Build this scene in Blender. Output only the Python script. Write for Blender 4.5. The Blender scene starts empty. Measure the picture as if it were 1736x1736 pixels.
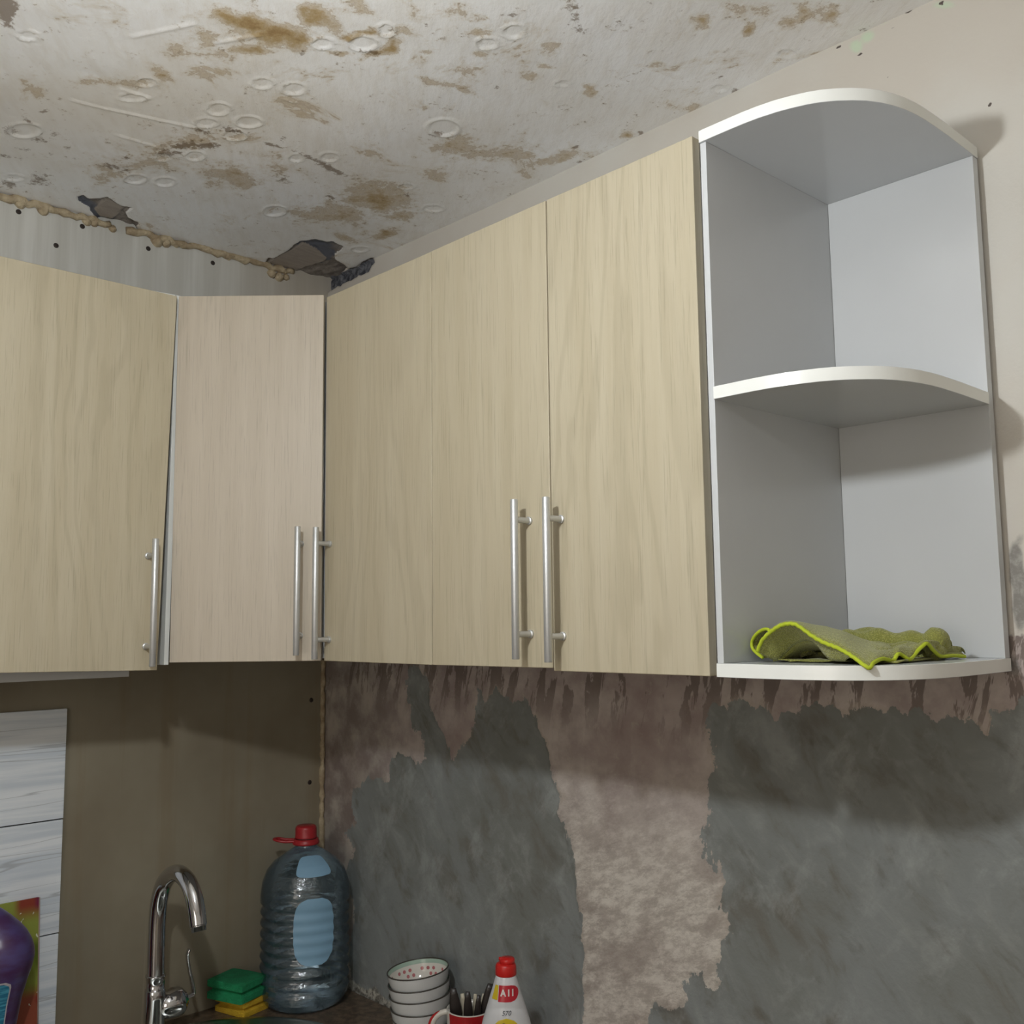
import bpy, bmesh, math, random
import numpy as np
from math import sin, cos, pi, radians, sqrt
from mathutils import Vector, Matrix, noise

# ------------------------------------------------------------------ camera, world, light, exposure
ZO = 1.613                      # height of the wall cabinets' underside above the floor (all z below are relative to it)
SC = bpy.context.scene
COL = SC.collection
cam_d = bpy.data.cameras.new('camera'); cam = bpy.data.objects.new('camera', cam_d); COL.objects.link(cam)
cam_d.sensor_width = 36; cam_d.lens = 1679.56 * 36 / 1736; cam_d.clip_start = .02
_y, _p, _r = radians(46.5024), radians(6.278), radians(-.6739)
_d = Vector((-sin(_y) * cos(_p), cos(_y) * cos(_p), sin(_p))); _rr = Vector((cos(_y), sin(_y), 0)); _u = _rr.cross(_d)
_r2 = _rr * cos(_r) + _u * sin(_r); _u2 = _u * cos(_r) - _rr * sin(_r)
cam.matrix_world = Matrix(((_r2.x, _u2.x, -_d.x, 2.11102), (_r2.y, _u2.y, -_d.y, -1.35239), (_r2.z, _u2.z, -_d.z, .07034 + ZO), (0, 0, 0, 1)))
SC.camera = cam
SC.view_settings.view_transform = 'Standard'; SC.view_settings.look = 'None'
SC.view_settings.gamma = 1; SC.view_settings.use_curve_mapping = False
SC.view_settings.exposure = 0.42
world = bpy.data.worlds.new('world'); SC.world = world; world.use_nodes = True
world.node_tree.nodes['Background'].inputs[0].default_value = (.6, .7, .85, 1)
world.node_tree.nodes['Background'].inputs[1].default_value = 0.5
LAMP = (1.42, -1.16, .560)      # the bare bulb that hangs over the kitchen, just above the frame
LAMP_STRENGTH = 430.0
# added warm fill light behind the camera, lifts the shadows
al = bpy.data.lights.new('fill_light', 'AREA'); al.shape = 'RECTANGLE'; al.size = 1.2; al.size_y = 1.2
al.energy = 9; al.color = (1.0, .88, .76)
alo = bpy.data.objects.new('fill_light', al); COL.objects.link(alo)
alo.location = (2.2, -3.15, ZO - .05); alo.rotation_euler = (radians(90), 0, 0)

# ------------------------------------------------------------------ helpers
def new_mat(name):
    m = bpy.data.materials.new(name); m.use_nodes = True
    nt = m.node_tree; b = nt.nodes['Principled BSDF']
    return m, nt, b
class NT:
    """tiny node helper"""
    def __init__(s, nt): s.nt = nt
    def n(s, t, **kw):
        nd = s.nt.nodes.new(t)
        for k, v in kw.items(): setattr(nd, k, v)
        return nd
    def link(s, a, b): s.nt.links.new(a, b)
    def put(s, inp, v):
        if hasattr(v, 'is_output') or isinstance(v, bpy.types.NodeSocket): s.link(v, inp)
        else: inp.default_value = v
    def coord(s, scale=(1, 1, 1), kind='Object', rand=False, rot=(0, 0, 0)):
        tc = s.n('ShaderNodeTexCoord'); mp = s.n('ShaderNodeMapping')
        mp.inputs['Scale'].default_value = scale; mp.inputs['Rotation'].default_value = rot
        o = tc.outputs[kind]
        if rand:
            oi = s.n('ShaderNodeObjectInfo'); va = s.n('ShaderNodeVectorMath', operation='MULTIPLY_ADD')
            cb = s.n('ShaderNodeCombineXYZ')
            for i in range(3): s.link(oi.outputs['Random'], cb.inputs[i])
            s.link(cb.outputs[0], va.inputs[0]); va.inputs[1].default_value = (17, 23, 11); s.link(o, va.inputs[2]); o = va.outputs[0]
        if rot != (0, 0, 0):            # turn first, stretch afterwards
            m0 = s.n('ShaderNodeMapping'); m0.inputs['Rotation'].default_value = rot; mp.inputs['Rotation'].default_value = (0, 0, 0)
            s.link(o, m0.inputs[0]); o = m0.outputs[0]
        s.link(o, mp.inputs[0]); return mp.outputs[0]
    def noise(s, vec, scale=5, detail=4, rough=.55, dist=0, out=0):
        t = s.n('ShaderNodeTexNoise'); s.link(vec, t.inputs['Vector'])
        t.inputs['Scale'].default_value = scale; t.inputs['Detail'].default_value = detail
        t.inputs['Roughness'].default_value = rough; t.inputs['Distortion'].default_value = dist
        return t.outputs[out]
    def math(s, op, a, b=0.0, c=0.0, clamp=False):
        m = s.n('ShaderNodeMath', operation=op, use_clamp=clamp)
        s.put(m.inputs[0], a); s.put(m.inputs[1], b)
        if op in ('MULTIPLY_ADD', 'SMOOTH_MIN'): s.put(m.inputs[2], c)
        return m.outputs[0]
    def ramp(s, v, a, b, smooth=True, lo=0., hi=1.):
        m = s.n('ShaderNodeMapRange'); m.interpolation_type = 'SMOOTHSTEP' if smooth else 'LINEAR'; m.clamp = True
        s.put(m.inputs[0], v); m.inputs[1].default_value = a; m.inputs[2].default_value = b
        m.inputs[3].default_value = lo; m.inputs[4].default_value = hi
        return m.outputs[0]
    def mix(s, f, a, b, blend='MIX'):
        m = s.n('ShaderNodeMix', data_type='RGBA', blend_type=blend)
        s.put(m.inputs[0], f)
        for i, v in ((6, a), (7, b)):
            s.put(m.inputs[i], v if not isinstance(v, tuple) or len(v) == 4 else v + (1,))
        return m.outputs[2]
    def attr(s, name):
        a = s.n('ShaderNodeAttribute'); a.attribute_name = name; return a.outputs['Fac']
    def bump(s, h, strength=.3, dist=.01, prev=None):
        b = s.n('ShaderNodeBump'); b.inputs['Strength'].default_value = strength; b.inputs['Distance'].default_value = dist
        s.link(h, b.inputs['Height'])
        if prev is not None: s.link(prev, b.inputs['Normal'])
        return b.outputs[0]
    def sep(s, v):
        x = s.n('ShaderNodeSeparateXYZ'); s.link(v, x.inputs[0]); return x.outputs
def srgb(r, g, b):
    f = lambda c: (c / 255 / 12.92) if c / 255 <= .04045 else ((c / 255 + .055) / 1.055) ** 2.4
    return (f(r), f(g), f(b))
def plain(name, col, rough=.5, metal=0, spec=.5, var=.06, vscale=8, bump=0, bscale=60, coat=0):
    m, nt, b = new_mat(name); h = NT(nt)
    v = h.coord(); n = h.noise(v, vscale, 3)
    c2 = tuple(x * (1 - var * 2) for x in col)
    h.link(h.mix(h.ramp(n, .3, .7), c2, col), b.inputs['Base Color'])
    b.inputs['Roughness'].default_value = rough; b.inputs['Metallic'].default_value = metal
    b.inputs['Specular IOR Level'].default_value = spec
    if coat: b.inputs['Coat Weight'].default_value = coat; b.inputs['Coat Roughness'].default_value = .08
    if bump: h.link(h.bump(h.noise(v, bscale, 4), bump, .002), b.inputs['Normal'])
    return m

def link(o): COL.objects.link(o); return o
def tag(o, label=None, cat=None, group=None, kind=None):
    if label: o['label'] = label
    if cat: o['category'] = cat
    if group: o['group'] = group
    if kind: o['kind'] = kind
    return o
def thing(name, label, cat, loc, group=None, rot=(0, 0, 0)):
    o = bpy.data.objects.new(name, None); o.location = (loc[0], loc[1], loc[2] + ZO); o.rotation_euler = rot
    o.empty_display_size = .05
    return tag(link(o), label, cat, group)
def obj(name, verts, faces, mat, parent=None, loc=None, smooth=False, bevel=0, seg=2, world=True, subsurf=0, auto=None):
    """one mesh object; verts are in (x, y, z relative to ZO) when world, else local to the parent"""
    me = bpy.data.meshes.new(name)
    if world and parent is not None:
        l = parent.location.copy(); q = parent.parent
        while q is not None: l = l + q.location; q = q.parent
        verts = [(v[0] - l.x, v[1] - l.y, v[2] + ZO - l.z) for v in verts]
    elif world:
        verts = [(v[0], v[1], v[2] + ZO) for v in verts]
    me.from_pydata([tuple(v) for v in verts], [], faces); me.update()
    bm = bmesh.new(); bm.from_mesh(me); bmesh.ops.recalc_face_normals(bm, faces=bm.faces); bm.to_mesh(me); bm.free()
    if mat is not None:
        for mm in (mat if isinstance(mat, (list, tuple)) else [mat]): me.materials.append(mm)
    o = bpy.data.objects.new(name, me); link(o)
    if parent is not None: o.parent = parent
    elif world:
        # put the origin at the thing's own base so object coordinates stay local
        vs = np.array(verts); c = Vector(((vs[:, 0].min() + vs[:, 0].max()) / 2, (vs[:, 1].min() + vs[:, 1].max()) / 2, vs[:, 2].min()))
        me.transform(Matrix.Translation(-c)); o.location = c
    if smooth:
        for p in me.polygons: p.use_smooth = True
    if bevel:
        b = o.modifiers.new('bevel', 'BEVEL'); b.width = bevel; b.segments = seg; b.limit_method = 'ANGLE'; b.angle_limit = radians(40)
        for p in me.polygons: p.use_smooth = True
        b.harden_normals = True
    if subsurf:
        s_ = o.modifiers.new('subsurf', 'SUBSURF'); s_.levels = subsurf; s_.render_levels = subsurf
    return o
class MB:
    def __init__(s): s.v = []; s.f = []
    def add(s, v, f):
        k = len(s.v); s.v += [tuple(x) for x in v]; s.f += [tuple(i + k for i in q) for q in f]; return s
    def box(s, x0, x1, y0, y1, z0, z1):
        return s.add([(x0, y0, z0), (x1, y0, z0), (x1, y1, z0), (x0, y1, z0), (x0, y0, z1), (x1, y0, z1), (x1, y1, z1), (x0, y1, z1)],
                     [(0, 3, 2, 1), (4, 5, 6, 7), (0, 1, 5, 4), (1, 2, 6, 5), (2, 3, 7, 6), (3, 0, 4, 7)])
    def prism(s, pts, a, b, axis=2):
        """pts 2D outline (ccw), extruded along axis from a to b"""
        n = len(pts)
        def P(p, t): return (p[0], p[1], t) if axis == 2 else ((p[0], t, p[1]) if axis == 1 else (t, p[0], p[1]))
        v = [P(p, a) for p in pts] + [P(p, b) for p in pts]
        f = [tuple(range(n))[::-1], tuple(range(n, 2 * n))] + [(i, (i + 1) % n, (i + 1) % n + n, i + n) for i in range(n)]
        return s.add(v, f)
    def lathe(s, prof, c=(0, 0, 0), n=48, closed=False, mod=None):
        """prof: (r, z) list; mod(theta, r, z) -> r"""
        v = []; f = []
        for r, z in prof:
            for k in range(n):
                t = 2 * pi * k / n; rr = mod(t, r, z) if mod else r
                v.append((c[0] + rr * cos(t), c[1] + rr * sin(t), c[2] + z))
        m = len(prof)
        for i in range(m - 1 if not closed else m):
            for k in range(n):
                a = i * n + k; b = i * n + (k + 1) % n; j = ((i + 1) % m) * n
                f.append((a, b, j + (k + 1) % n, j + k))
        if not closed:
            if prof[0][0] > 1e-5: f.append(tuple(range(n))[::-1])
            if prof[-1][0] > 1e-5: f.append(tuple((m - 1) * n + k for k in range(n)))
        return s.add(v, f)
    def tube(s, path, r, n=16, caps=True, flat=1.0, up=None):
        """path of 3D points, r number or list"""
        P = [Vector(p) for p in path]; m = len(P)
        R = r if isinstance(r, (list, tuple)) else [r] * m
        T = [(P[min(i + 1, m - 1)] - P[max(i - 1, 0)]).normalized() for i in range(m)]
        a = Vector(up) if up else (Vector((0, 0, 1)) if abs(T[0].z) < .9 else Vector((1, 0, 0)))
        N = (a - T[0] * a.dot(T[0])).normalized(); v = []; f = []
        for i in range(m):
            N = (N - T[i] * N.dot(T[i])).normalized(); B = T[i].cross(N)
            for k in range(n):
                t = 2 * pi * k / n; v.append(P[i] + (N * cos(t) * flat + B * sin(t)) * R[i])
        for i in range(m - 1):
            for k in range(n):
                f.append((i * n + k, i * n + (k + 1) % n, (i + 1) * n + (k + 1) % n, (i + 1) * n + k))
        if caps: f += [tuple(range(n))[::-1], tuple((m - 1) * n + k for k in range(n))]
        return s.add(v, f)
    def obj(s, name, mat, parent=None, **kw): return obj(name, s.v, s.f, mat, parent, **kw)
def smooth_path(pts, sub=8):
    """Catmull-Rom through pts"""
    P = [Vector(p) for p in pts]; out = []
    for i in range(len(P) - 1):
        a = P[max(i - 1, 0)]; b = P[i]; c = P[i + 1]; d = P[min(i + 2, len(P) - 1)]
        for k in range(sub):
            t = k / sub
            out.append(.5 * ((2 * b) + (c - a) * t + (2 * a - 5 * b + 4 * c - d) * t * t + (3 * b - a - 3 * c + d) * t ** 3))
    out.append(P[-1]); return out
def glyphs(text, size, mat, name, parent, mapf, depth=.0004, bold=0.0, world=True):
    """flat lettering turned into a thin mesh and mapped onto a surface: mapf(u, v, w) -> xyz"""
    cu = bpy.data.curves.new(name, 'FONT'); cu.body = text; cu.size = size; cu.align_x = 'CENTER'; cu.align_y = 'CENTER'
    cu.extrude = depth; cu.offset = bold; cu.resolution_u = 3
    to = bpy.data.objects.new(name + '_tmp', cu); link(to)
    dg = bpy.context.evaluated_depsgraph_get(); me = bpy.data.meshes.new_from_object(to.evaluated_get(dg))
    bpy.data.objects.remove(to); bpy.data.curves.remove(cu)
    v = [mapf(p.co.x, p.co.y, p.co.z) for p in me.vertices]; f = [tuple(p.vertices) for p in me.polygons]
    bpy.data.meshes.remove(me)
    return obj(name, v, f, mat, parent, world=world)

# ------------------------------------------------------------------ materials
def mat_wood(name, light, dark, rough=.42):
    m, nt, b = new_mat(name); h = NT(nt)
    v = h.coord((1, 1, .055), rand=True)
    # slow wobble of the grain, wide cathedral figures, fine pores
    w = h.noise(h.coord((1, 1, .22), rand=True), 5.5, 3, .5, .3)
    xyz = h.sep(h.coord((1, 1, 1), rand=True))
    across = h.math('ADD', xyz[0], xyz[1])
    ring = h.math('MULTIPLY_ADD', w, 9.0, h.math('MULTIPLY', across, 22.0))
    rs = h.math('SINE', h.math('MULTIPLY', ring, 6.0))
    rings = h.ramp(rs, .1, 1.0)
    fine = h.noise(h.coord((1, 1, .03), rand=True), 420, 3, .6)
    pores = h.ramp(fine, .53, .70)
    mid = h.noise(v, 38, 4, .6)
    c = h.mix(h.ramp(mid, .25, .80), tuple(.35 * a + .65 * b_ for a, b_ in zip(light, dark)), light)
    amt = h.ramp(h.noise(h.coord((1, 1, .3), rand=True), 3.2, 2), .40, .62)
    d2 = tuple(x * .80 for x in dark)
    c = h.mix(h.math('MULTIPLY', h.math('MULTIPLY', rings, amt), .28), c, d2)
    c = h.mix(h.math('MULTIPLY', pores, .34), c, tuple(x * .62 for x in dark))
    h.link(c, b.inputs['Base Color'])
    b.inputs['Roughness'].default_value = rough
    h.link(h.bump(fine, .12, .001), b.inputs['Normal'])
    return m
M = {}
M['oak'] = mat_wood('oak_foil', srgb(193, 184, 161), srgb(177, 166, 140))
M['oak_pale'] = mat_wood('pale_oak_foil', srgb(194, 184, 168), srgb(178, 167, 149))
M['oak_edge'] = mat_wood('oak_edge', srgb(190, 178, 145), srgb(168, 155, 120))
M['white'] = plain('white_melamine', srgb(200, 203, 205), .2, spec=.6, var=.01)
M['edge'] = plain('white_edge_band', srgb(238, 240, 236), .22, var=.01)
M['alu'] = plain('brushed_aluminium', srgb(205, 207, 208), .42, metal=.75, var=.03, bump=.15, bscale=300)
M['post'] = plain('handle_post', srgb(196, 186, 160), .4, metal=.5)
M['chrome'] = plain('chrome', srgb(205, 205, 208), .08, metal=1, var=.02)
M['steel'] = plain('sink_steel', srgb(190, 195, 190), .3, metal=1, var=.04)
M['cream_wall'] = plain('plain_wall_paint', srgb(222, 220, 214), .85, var=.03)
M['floor'] = plain('floor_linoleum', srgb(180, 170, 152), .5, var=.1)
M['screw'] = plain('rusty_screw', srgb(60, 52, 48), .6, metal=.4)

# ------------------------------------------------------------------ field helpers for the worn surfaces
def sdf_poly(X, Y, poly):
    """signed distance, positive inside"""
    P = np.array(poly, float); n = len(P); d = np.full(X.shape, 1e9); ins = np.zeros(X.shape, bool)
    for i in range(n):
        ax, ay = P[i]; bx, by = P[(i + 1) % n]; ex, ey = bx - ax, by - ay; L = ex * ex + ey * ey
        if L < 1e-12: continue
        t = np.clip(((X - ax) * ex + (Y - ay) * ey) / L, 0, 1)
        d = np.minimum(d, np.hypot(X - ax - t * ex, Y - ay - t * ey))
        c = ((ay > Y) != (by > Y)) & (X < (bx - ax) * (Y - ay) / ((by - ay) if by != ay else 1e-9) + ax)
        ins ^= c
    return np.where(ins, d, -d)
def blobs(X, Y, L, sharp=1.0):
    F = np.zeros(X.shape)
    for cx, cy, ux, uy, vx, vy, a in L:
        det = ux * vy - uy * vx
        if abs(det) < 1e-9: continue
        dx, dy = X - cx, Y - cy
        p = (dx * vy - dy * vx) / det; q = (ux * dy - uy * dx) / det
        F = np.maximum(F, a * np.exp(-(p * p + q * q) * sharp) )+ 0*F
    return F
def vnoise(X, Y, scale, seed=0, octaves=3):
    r = np.random.RandomState(seed); T = r.rand(64, 64); out = np.zeros(X.shape); amp = 1; tot = 0
    for o in range(octaves):
        x = X * scale + o * 13.7 + 50; y = Y * scale + o * 7.3 + 50
        xi = np.floor(x).astype(int); yi = np.floor(y).astype(int); fx = x - xi; fy = y - yi
        fx = fx * fx * (3 - 2 * fx); fy = fy * fy * (3 - 2 * fy)
        g = lambda a, b: T[a % 64, b % 64]
        out += amp * ((g(xi, yi) * (1 - fx) + g(xi + 1, yi) * fx) * (1 - fy) + (g(xi, yi + 1) * (1 - fx) + g(xi + 1, yi + 1) * fx) * fy)
        tot += amp; amp *= .5; scale *= 2
    return out / tot - .5
def grid_obj(name, U, V, put, mat, attrs, kind='structure'):
    """dense sheet; put(u, v) arrays -> (x, y, z) arrays (z already absolute)"""
    nu, nv = len(U), len(V); X, Y, Z = put
    co = np.stack([X, Y, Z], -1).reshape(-1, 3)
    idx = np.arange(nu * nv).reshape(nu, nv)
    q = np.stack([idx[:-1, :-1], idx[1:, :-1], idx[1:, 1:], idx[:-1, 1:]], -1).reshape(-1, 4)
    me = bpy.data.meshes.new(name); me.vertices.add(len(co)); me.vertices.foreach_set('co', co.ravel())
    me.loops.add(q.size); me.loops.foreach_set('vertex_index', q.ravel())
    me.polygons.add(len(q)); me.polygons.foreach_set('loop_start', np.arange(0, q.size, 4)); me.polygons.foreach_set('loop_total', np.full(len(q), 4))
    me.update(calc_edges=True); me.validate()
    me.polygons.foreach_set('use_smooth', np.ones(len(q), bool))
    for k, a in attrs.items():
        at = me.attributes.new(k, 'FLOAT', 'POINT'); at.data.foreach_set('value', a.astype(np.float32).ravel())
    me.materials.append(mat)
    o = bpy.data.objects.new(name, me); link(o); tag(o, kind=kind); return o

STAIN = [(0.859,-0.706,0.004,0.028,-0.021,0.006,0.9),(0.861,-0.679,0.004,0.033,-0.023,0.008,1.0),(0.861,-0.64,0.024,0.036,-0.021,0.011,1.0),(0.871,-0.605,0.022,0.032,-0.018,0.01,0.9),(0.94,-0.618,0.018,0.02,-0.016,0.01,0.85),(0.942,-0.584,0.013,0.015,-0.013,0.009,0.6),(0.946,-0.495,0.019,0.001,-0.009,0.012,1.0),(0.918,-0.497,0.019,0.01,-0.007,0.006,0.9),(0.955,-0.54,0.028,0.023,-0.007,0.005,0.8),(0.93,-0.55,0.008,0.008,-0.01,0.007,1),(0.887,-0.542,0.015,0.017,-0.007,0.005,0.7),(0.759,-0.683,0.006,0.026,-0.02,0.007,0.5),(1.003,-0.505,-0.002,0.029,-0.01,0.004,0.45),(0.998,-0.586,0.004,0.026,-0.011,0.005,0.5),(0.796,-0.653,0.018,0.02,-0.011,0.006,0.8),(0.975,-0.449,0.008,0.008,-0.007,0.006,0.5),(0.981,-0.37,0.022,0.025,-0.024,0.021,0.35),(0.922,-0.383,0.009,0.02,-0.007,0.005,0.5),(0.935,-0.336,0.0,0.032,-0.01,0.004,0.5),(0.461,-0.589,0.067,0.034,-0.031,0.019,0.5),(0.378,-0.464,0.016,0.049,-0.051,0.022,0.6),(0.357,-0.427,0.016,0.017,-0.024,0.013,0.6),(0.352,-0.215,0.043,0.048,-0.038,0.025,0.65),(0.494,-0.192,0.019,0.058,-0.056,0.034,0.8),(0.454,-0.101,0.032,0.015,-0.019,0.017,0.7),(0.266,-0.111,-0.007,0.028,-0.018,0.008,0.7),(0.343,-0.067,0.025,0.007,-0.013,0.011,0.8),(0.66,-0.17,0.017,0.019,-0.02,0.017,0.5),(0.771,-0.218,0.052,0.018,-0.018,0.02,0.6),(0.474,-0.415,0.03,0.034,-0.032,0.019,0.35),(0.509,-0.46,0.022,0.025,-0.022,0.012,0.3),(0.343,-0.615,0.025,0.058,-0.039,0.014,0.35),(0.798,-0.139,0.045,0.05,-0.026,0.025,0.5),(0.84,-0.093,0.009,0.01,-0.011,0.01,0.6),(0.86,-0.042,0.045,0.019,-0.011,0.013,0.6),(1.116,-0.313,0.01,0.01,-0.009,0.009,0.55),(1.079,-0.289,0.006,0.006,-0.005,0.006,0.6),(1.067,-0.183,0.01,0.006,-0.008,0.011,0.9),(1.042,-0.285,0.008,0.009,-0.008,0.008,0.5),(1.031,-0.383,0.01,0.011,-0.008,0.007,0.6),(1.078,-0.419,0.012,0.013,-0.007,0.006,0.6),(1.101,-0.451,0.013,0.014,-0.01,0.009,0.4),(1.009,-0.015,0.006,0.006,-0.009,0.01,0.7),(1.318,-0.204,0.012,0.0,-0.005,0.014,0.9),(1.352,-0.133,0.007,0.007,-0.008,0.012,0.8),(1.367,-0.187,0.013,0.014,-0.007,0.011,0.5),(1.384,-0.152,0.015,0.016,-0.012,0.02,0.4),(1.425,-0.107,0.005,0.016,-0.009,0.01,0.7),(1.417,-0.085,0.013,0.015,-0.006,0.011,0.5),(1.445,-0.068,0.018,0.003,-0.004,0.015,0.7),(1.398,-0.094,0.009,0.009,-0.006,0.01,0.5),(1.448,-0.029,0.008,0.009,-0.008,0.014,0.3),(0.542,-0.803,0.01,0.01,-0.012,0.004,0.5),(0.578,-0.756,0.02,0.04,-0.018,0.006,0.5),(0.639,-0.723,-0.012,0.02,-0.021,0.001,0.6),(0.776,-0.71,0.011,0.013,-0.019,0.009,0.6),(0.734,-0.728,0.019,0.021,-0.024,0.011,0.35),(0.839,-0.728,0.006,0.006,-0.009,0.004,0.5),(0.826,-0.753,0.013,0.029,-0.009,0.003,0.3),(0.25,-0.645,0.008,0.04,-0.024,0.007,0.5),(0.209,-0.652,0.017,0.019,-0.024,0.009,0.5),(0.992,-0.592,0.013,0.014,-0.009,0.007,0.3),(1.078,-0.487,0.017,0.019,-0.015,0.012,0.35),(1.044,-0.525,-0.002,0.029,-0.011,0.003,0.4)]
SPECK_SHADOW = [(0.283,-0.844,0.001,0.014,-0.015,0.002,0.8),(0.287,-0.788,0.008,0.013,-0.01,0.003,0.8),(0.232,-0.801,0.006,0.009,-0.007,0.002,0.7),(0.318,-0.796,0.003,0.004,-0.009,0.003,0.8),(0.326,-0.781,0.004,0.005,-0.009,0.004,0.7),(0.342,-0.826,-0.006,0.014,-0.007,0.001,0.7),(0.182,-0.811,0.006,0.018,-0.008,0.001,0.7),(0.19,-0.795,0.004,0.004,-0.01,0.003,0.7),(0.115,-0.737,0.011,0.013,-0.025,0.008,0.8),(0.057,-0.774,0.0,0.015,-0.012,0.003,0.8),(0.395,-0.818,0.004,0.004,-0.008,0.002,0.8),(0.293,-0.74,0.009,0.002,-0.005,0.003,0.6),(0.254,-0.714,0.005,0.005,-0.007,0.003,0.6),(0.245,-0.756,0.003,0.003,-0.008,0.002,0.7),(0.324,-0.647,0.003,0.004,-0.007,0.003,0.7),(0.436,-0.589,0.027,0.017,-0.014,0.008,1),(0.396,-0.593,0.013,0.015,-0.012,0.006,0.9),(0.465,-0.557,0.015,0.014,-0.012,0.007,1),(0.553,-0.552,0.003,0.02,-0.008,0.003,1),(0.585,-0.467,0.005,0.005,-0.007,0.004,0.9),(0.551,-0.472,0.0,0.015,-0.006,0.003,0.9),(0.552,-0.384,-0.003,0.032,-0.009,0.004,1),(0.542,-0.336,-0.002,0.033,-0.009,0.004,0.9),(0.786,-0.269,0.008,0.01,-0.009,0.007,0.9),(0.515,-0.587,0.0,0.013,-0.008,0.003,0.8),(0.27,-0.642,0.005,0.023,-0.011,0.004,0.7),(0.881,-0.548,0.006,0.006,-0.006,0.003,0.8),(0.912,-0.51,0.01,0.02,-0.006,0.004,0.9),(0.847,-0.585,0.0,0.003,-0.012,0.004,0.8),(0.902,-0.491,0.004,0.004,-0.006,0.004,0.8),(0.771,-0.687,-0.002,0.011,-0.007,0.001,0.7),(1.2,-0.35,0.005,0.006,-0.014,0.015,0.5),(1.183,-0.319,0.006,0.007,-0.008,0.009,0.5),(1.182,-0.298,0.004,0.02,-0.009,0.006,0.4),(1.226,-0.282,0.004,0.004,-0.009,0.011,0.4),(1.133,-0.416,0.006,0.006,-0.005,0.004,0.5),(1.246,-0.047,0.005,0.0,-0.002,0.003,1),(1.231,0.009,0.004,0.004,-0.006,0.01,1),(0.975,-0.294,0.006,-0.001,-0.001,0.004,0.9),(0.913,-0.047,0.009,0.002,-0.002,0.004,0.9),(0.885,0.005,0.007,0.0,-0.002,0.004,0.9),(1.034,-0.001,0.002,0.003,-0.004,0.005,0.9),(1.465,0.001,0.006,0.001,-0.002,0.004,0.9),(1.419,0.015,0.006,0.001,-0.001,0.005,0.8),(0.933,-0.422,0.004,0.004,-0.002,0.002,0.9),(1.035,-0.488,0.002,0.002,-0.003,0.003,0.9),(1.287,-0.289,0.006,0.011,-0.003,0.003,0.6),(0.546,-0.155,0.006,0.01,-0.007,0.005,0.6),(0.654,-0.952,0.008,0.009,-0.034,0.01,1.6),(0.67,-0.965,0.006,0.007,-0.021,0.006,1.6),(0.428,-0.264,0.0,0.014,-0.005,0.002,0.6),(0.448,-0.386,0.006,0.019,-0.02,0.009,0.4)]  # ceiling specks; the strongest ones paint in a lamp shadow
CLEAN = [(0.931,-0.526,0.015,0.016,-0.015,0.011,1),(0.983,-0.528,0.015,0.002,-0.01,0.014,1),(0.885,-0.576,0.013,0.013,-0.01,0.007,1),(0.914,-0.549,0.006,0.006,-0.006,0.004,0.7)]
DISC = [(0.605,-0.731,0.012,0.013,-0.013,0.006),(0.308,-0.823,0.02,0.022,-0.027,0.009),(0.612,-0.913,0.01,0.012,-0.013,0.004),(0.729,-0.59,0.012,0.014,-0.015,0.008),(0.749,-0.544,0.014,0.015,-0.016,0.01),(0.605,-0.604,0.014,0.015,-0.02,0.01),(0.546,-0.597,0.014,0.015,-0.015,0.008),(0.6,-0.544,0.015,0.017,-0.019,0.01),(0.539,-0.539,0.014,0.016,-0.018,0.01),(0.372,-0.598,0.009,0.011,-0.017,0.007),(0.416,-0.556,0.013,0.014,-0.018,0.009),(0.537,-0.411,0.01,0.011,-0.015,0.009),(0.583,-0.367,0.012,0.014,-0.017,0.01),(0.247,-0.598,0.015,0.017,-0.02,0.009),(0.273,-0.549,0.014,0.016,-0.02,0.009),(0.291,-0.315,0.017,0.018,-0.025,0.014),(0.578,-0.182,0.011,0.013,-0.011,0.008),(0.813,-0.278,0.019,0.022,-0.024,0.02),(1.055,-0.392,0.012,0.012,-0.012,0.01),(1.105,-0.383,0.011,0.013,-0.014,0.012),(1.055,-0.225,0.009,0.009,-0.007,0.007),(0.928,-0.532,0.015,0.017,-0.016,0.011),(0.887,-0.577,0.012,0.013,-0.012,0.008),(0.545,-0.727,0.016,0.018,-0.013,0.005),(0.092,-0.774,0.013,0.015,-0.016,0.005),(0.532,-0.074,0.015,0.017,-0.014,0.012),(0.23,-0.053,0.014,0.015,-0.015,0.011),(1.221,-0.021,0.01,0.011,-0.007,0.011),(1.352,-0.026,0.011,0.012,-0.007,0.012),(0.98,-0.526,0.009,0.009,-0.014,0.011)]
RIDGE = [(0.466,-0.798,0.477,-0.745),(0.477,-0.745,0.517,-0.604),(0.397,-0.693,0.403,-0.619),(0.785,-0.696,0.843,-0.659),(0.713,-0.797,0.805,-0.744),(0.711,-0.541,0.713,-0.52),(0.557,-0.752,0.563,-0.705)]
HOLES = [[(0.08,-0.653),(0.107,-0.648),(0.092,-0.631),(0.105,-0.612),(0.121,-0.606),(0.105,-0.582),(0.101,-0.555),(0.104,-0.546),(0.072,-0.542),(0.049,-0.53),(0.038,-0.503),(-0.013,-0.491),(-0.036,-0.552),(0.021,-0.599),(0.047,-0.615),(0.06,-0.64)],[(0.044,-0.192),(0.046,-0.175),(0.115,-0.172),(0.145,-0.181),(0.178,-0.182),(0.21,-0.165),(0.214,-0.137),(0.228,-0.126),(0.217,-0.091),(0.192,-0.08),(0.163,-0.078),(0.135,-0.06),(0.112,-0.012),(0.103,-0.0),(0.13,0.009),(0.169,-0.0),(0.206,0.001),(0.181,0.023),(-0.065,0.04),(-0.045,0.015),(-0.025,-0.079),(-0.007,-0.167)]]
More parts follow.
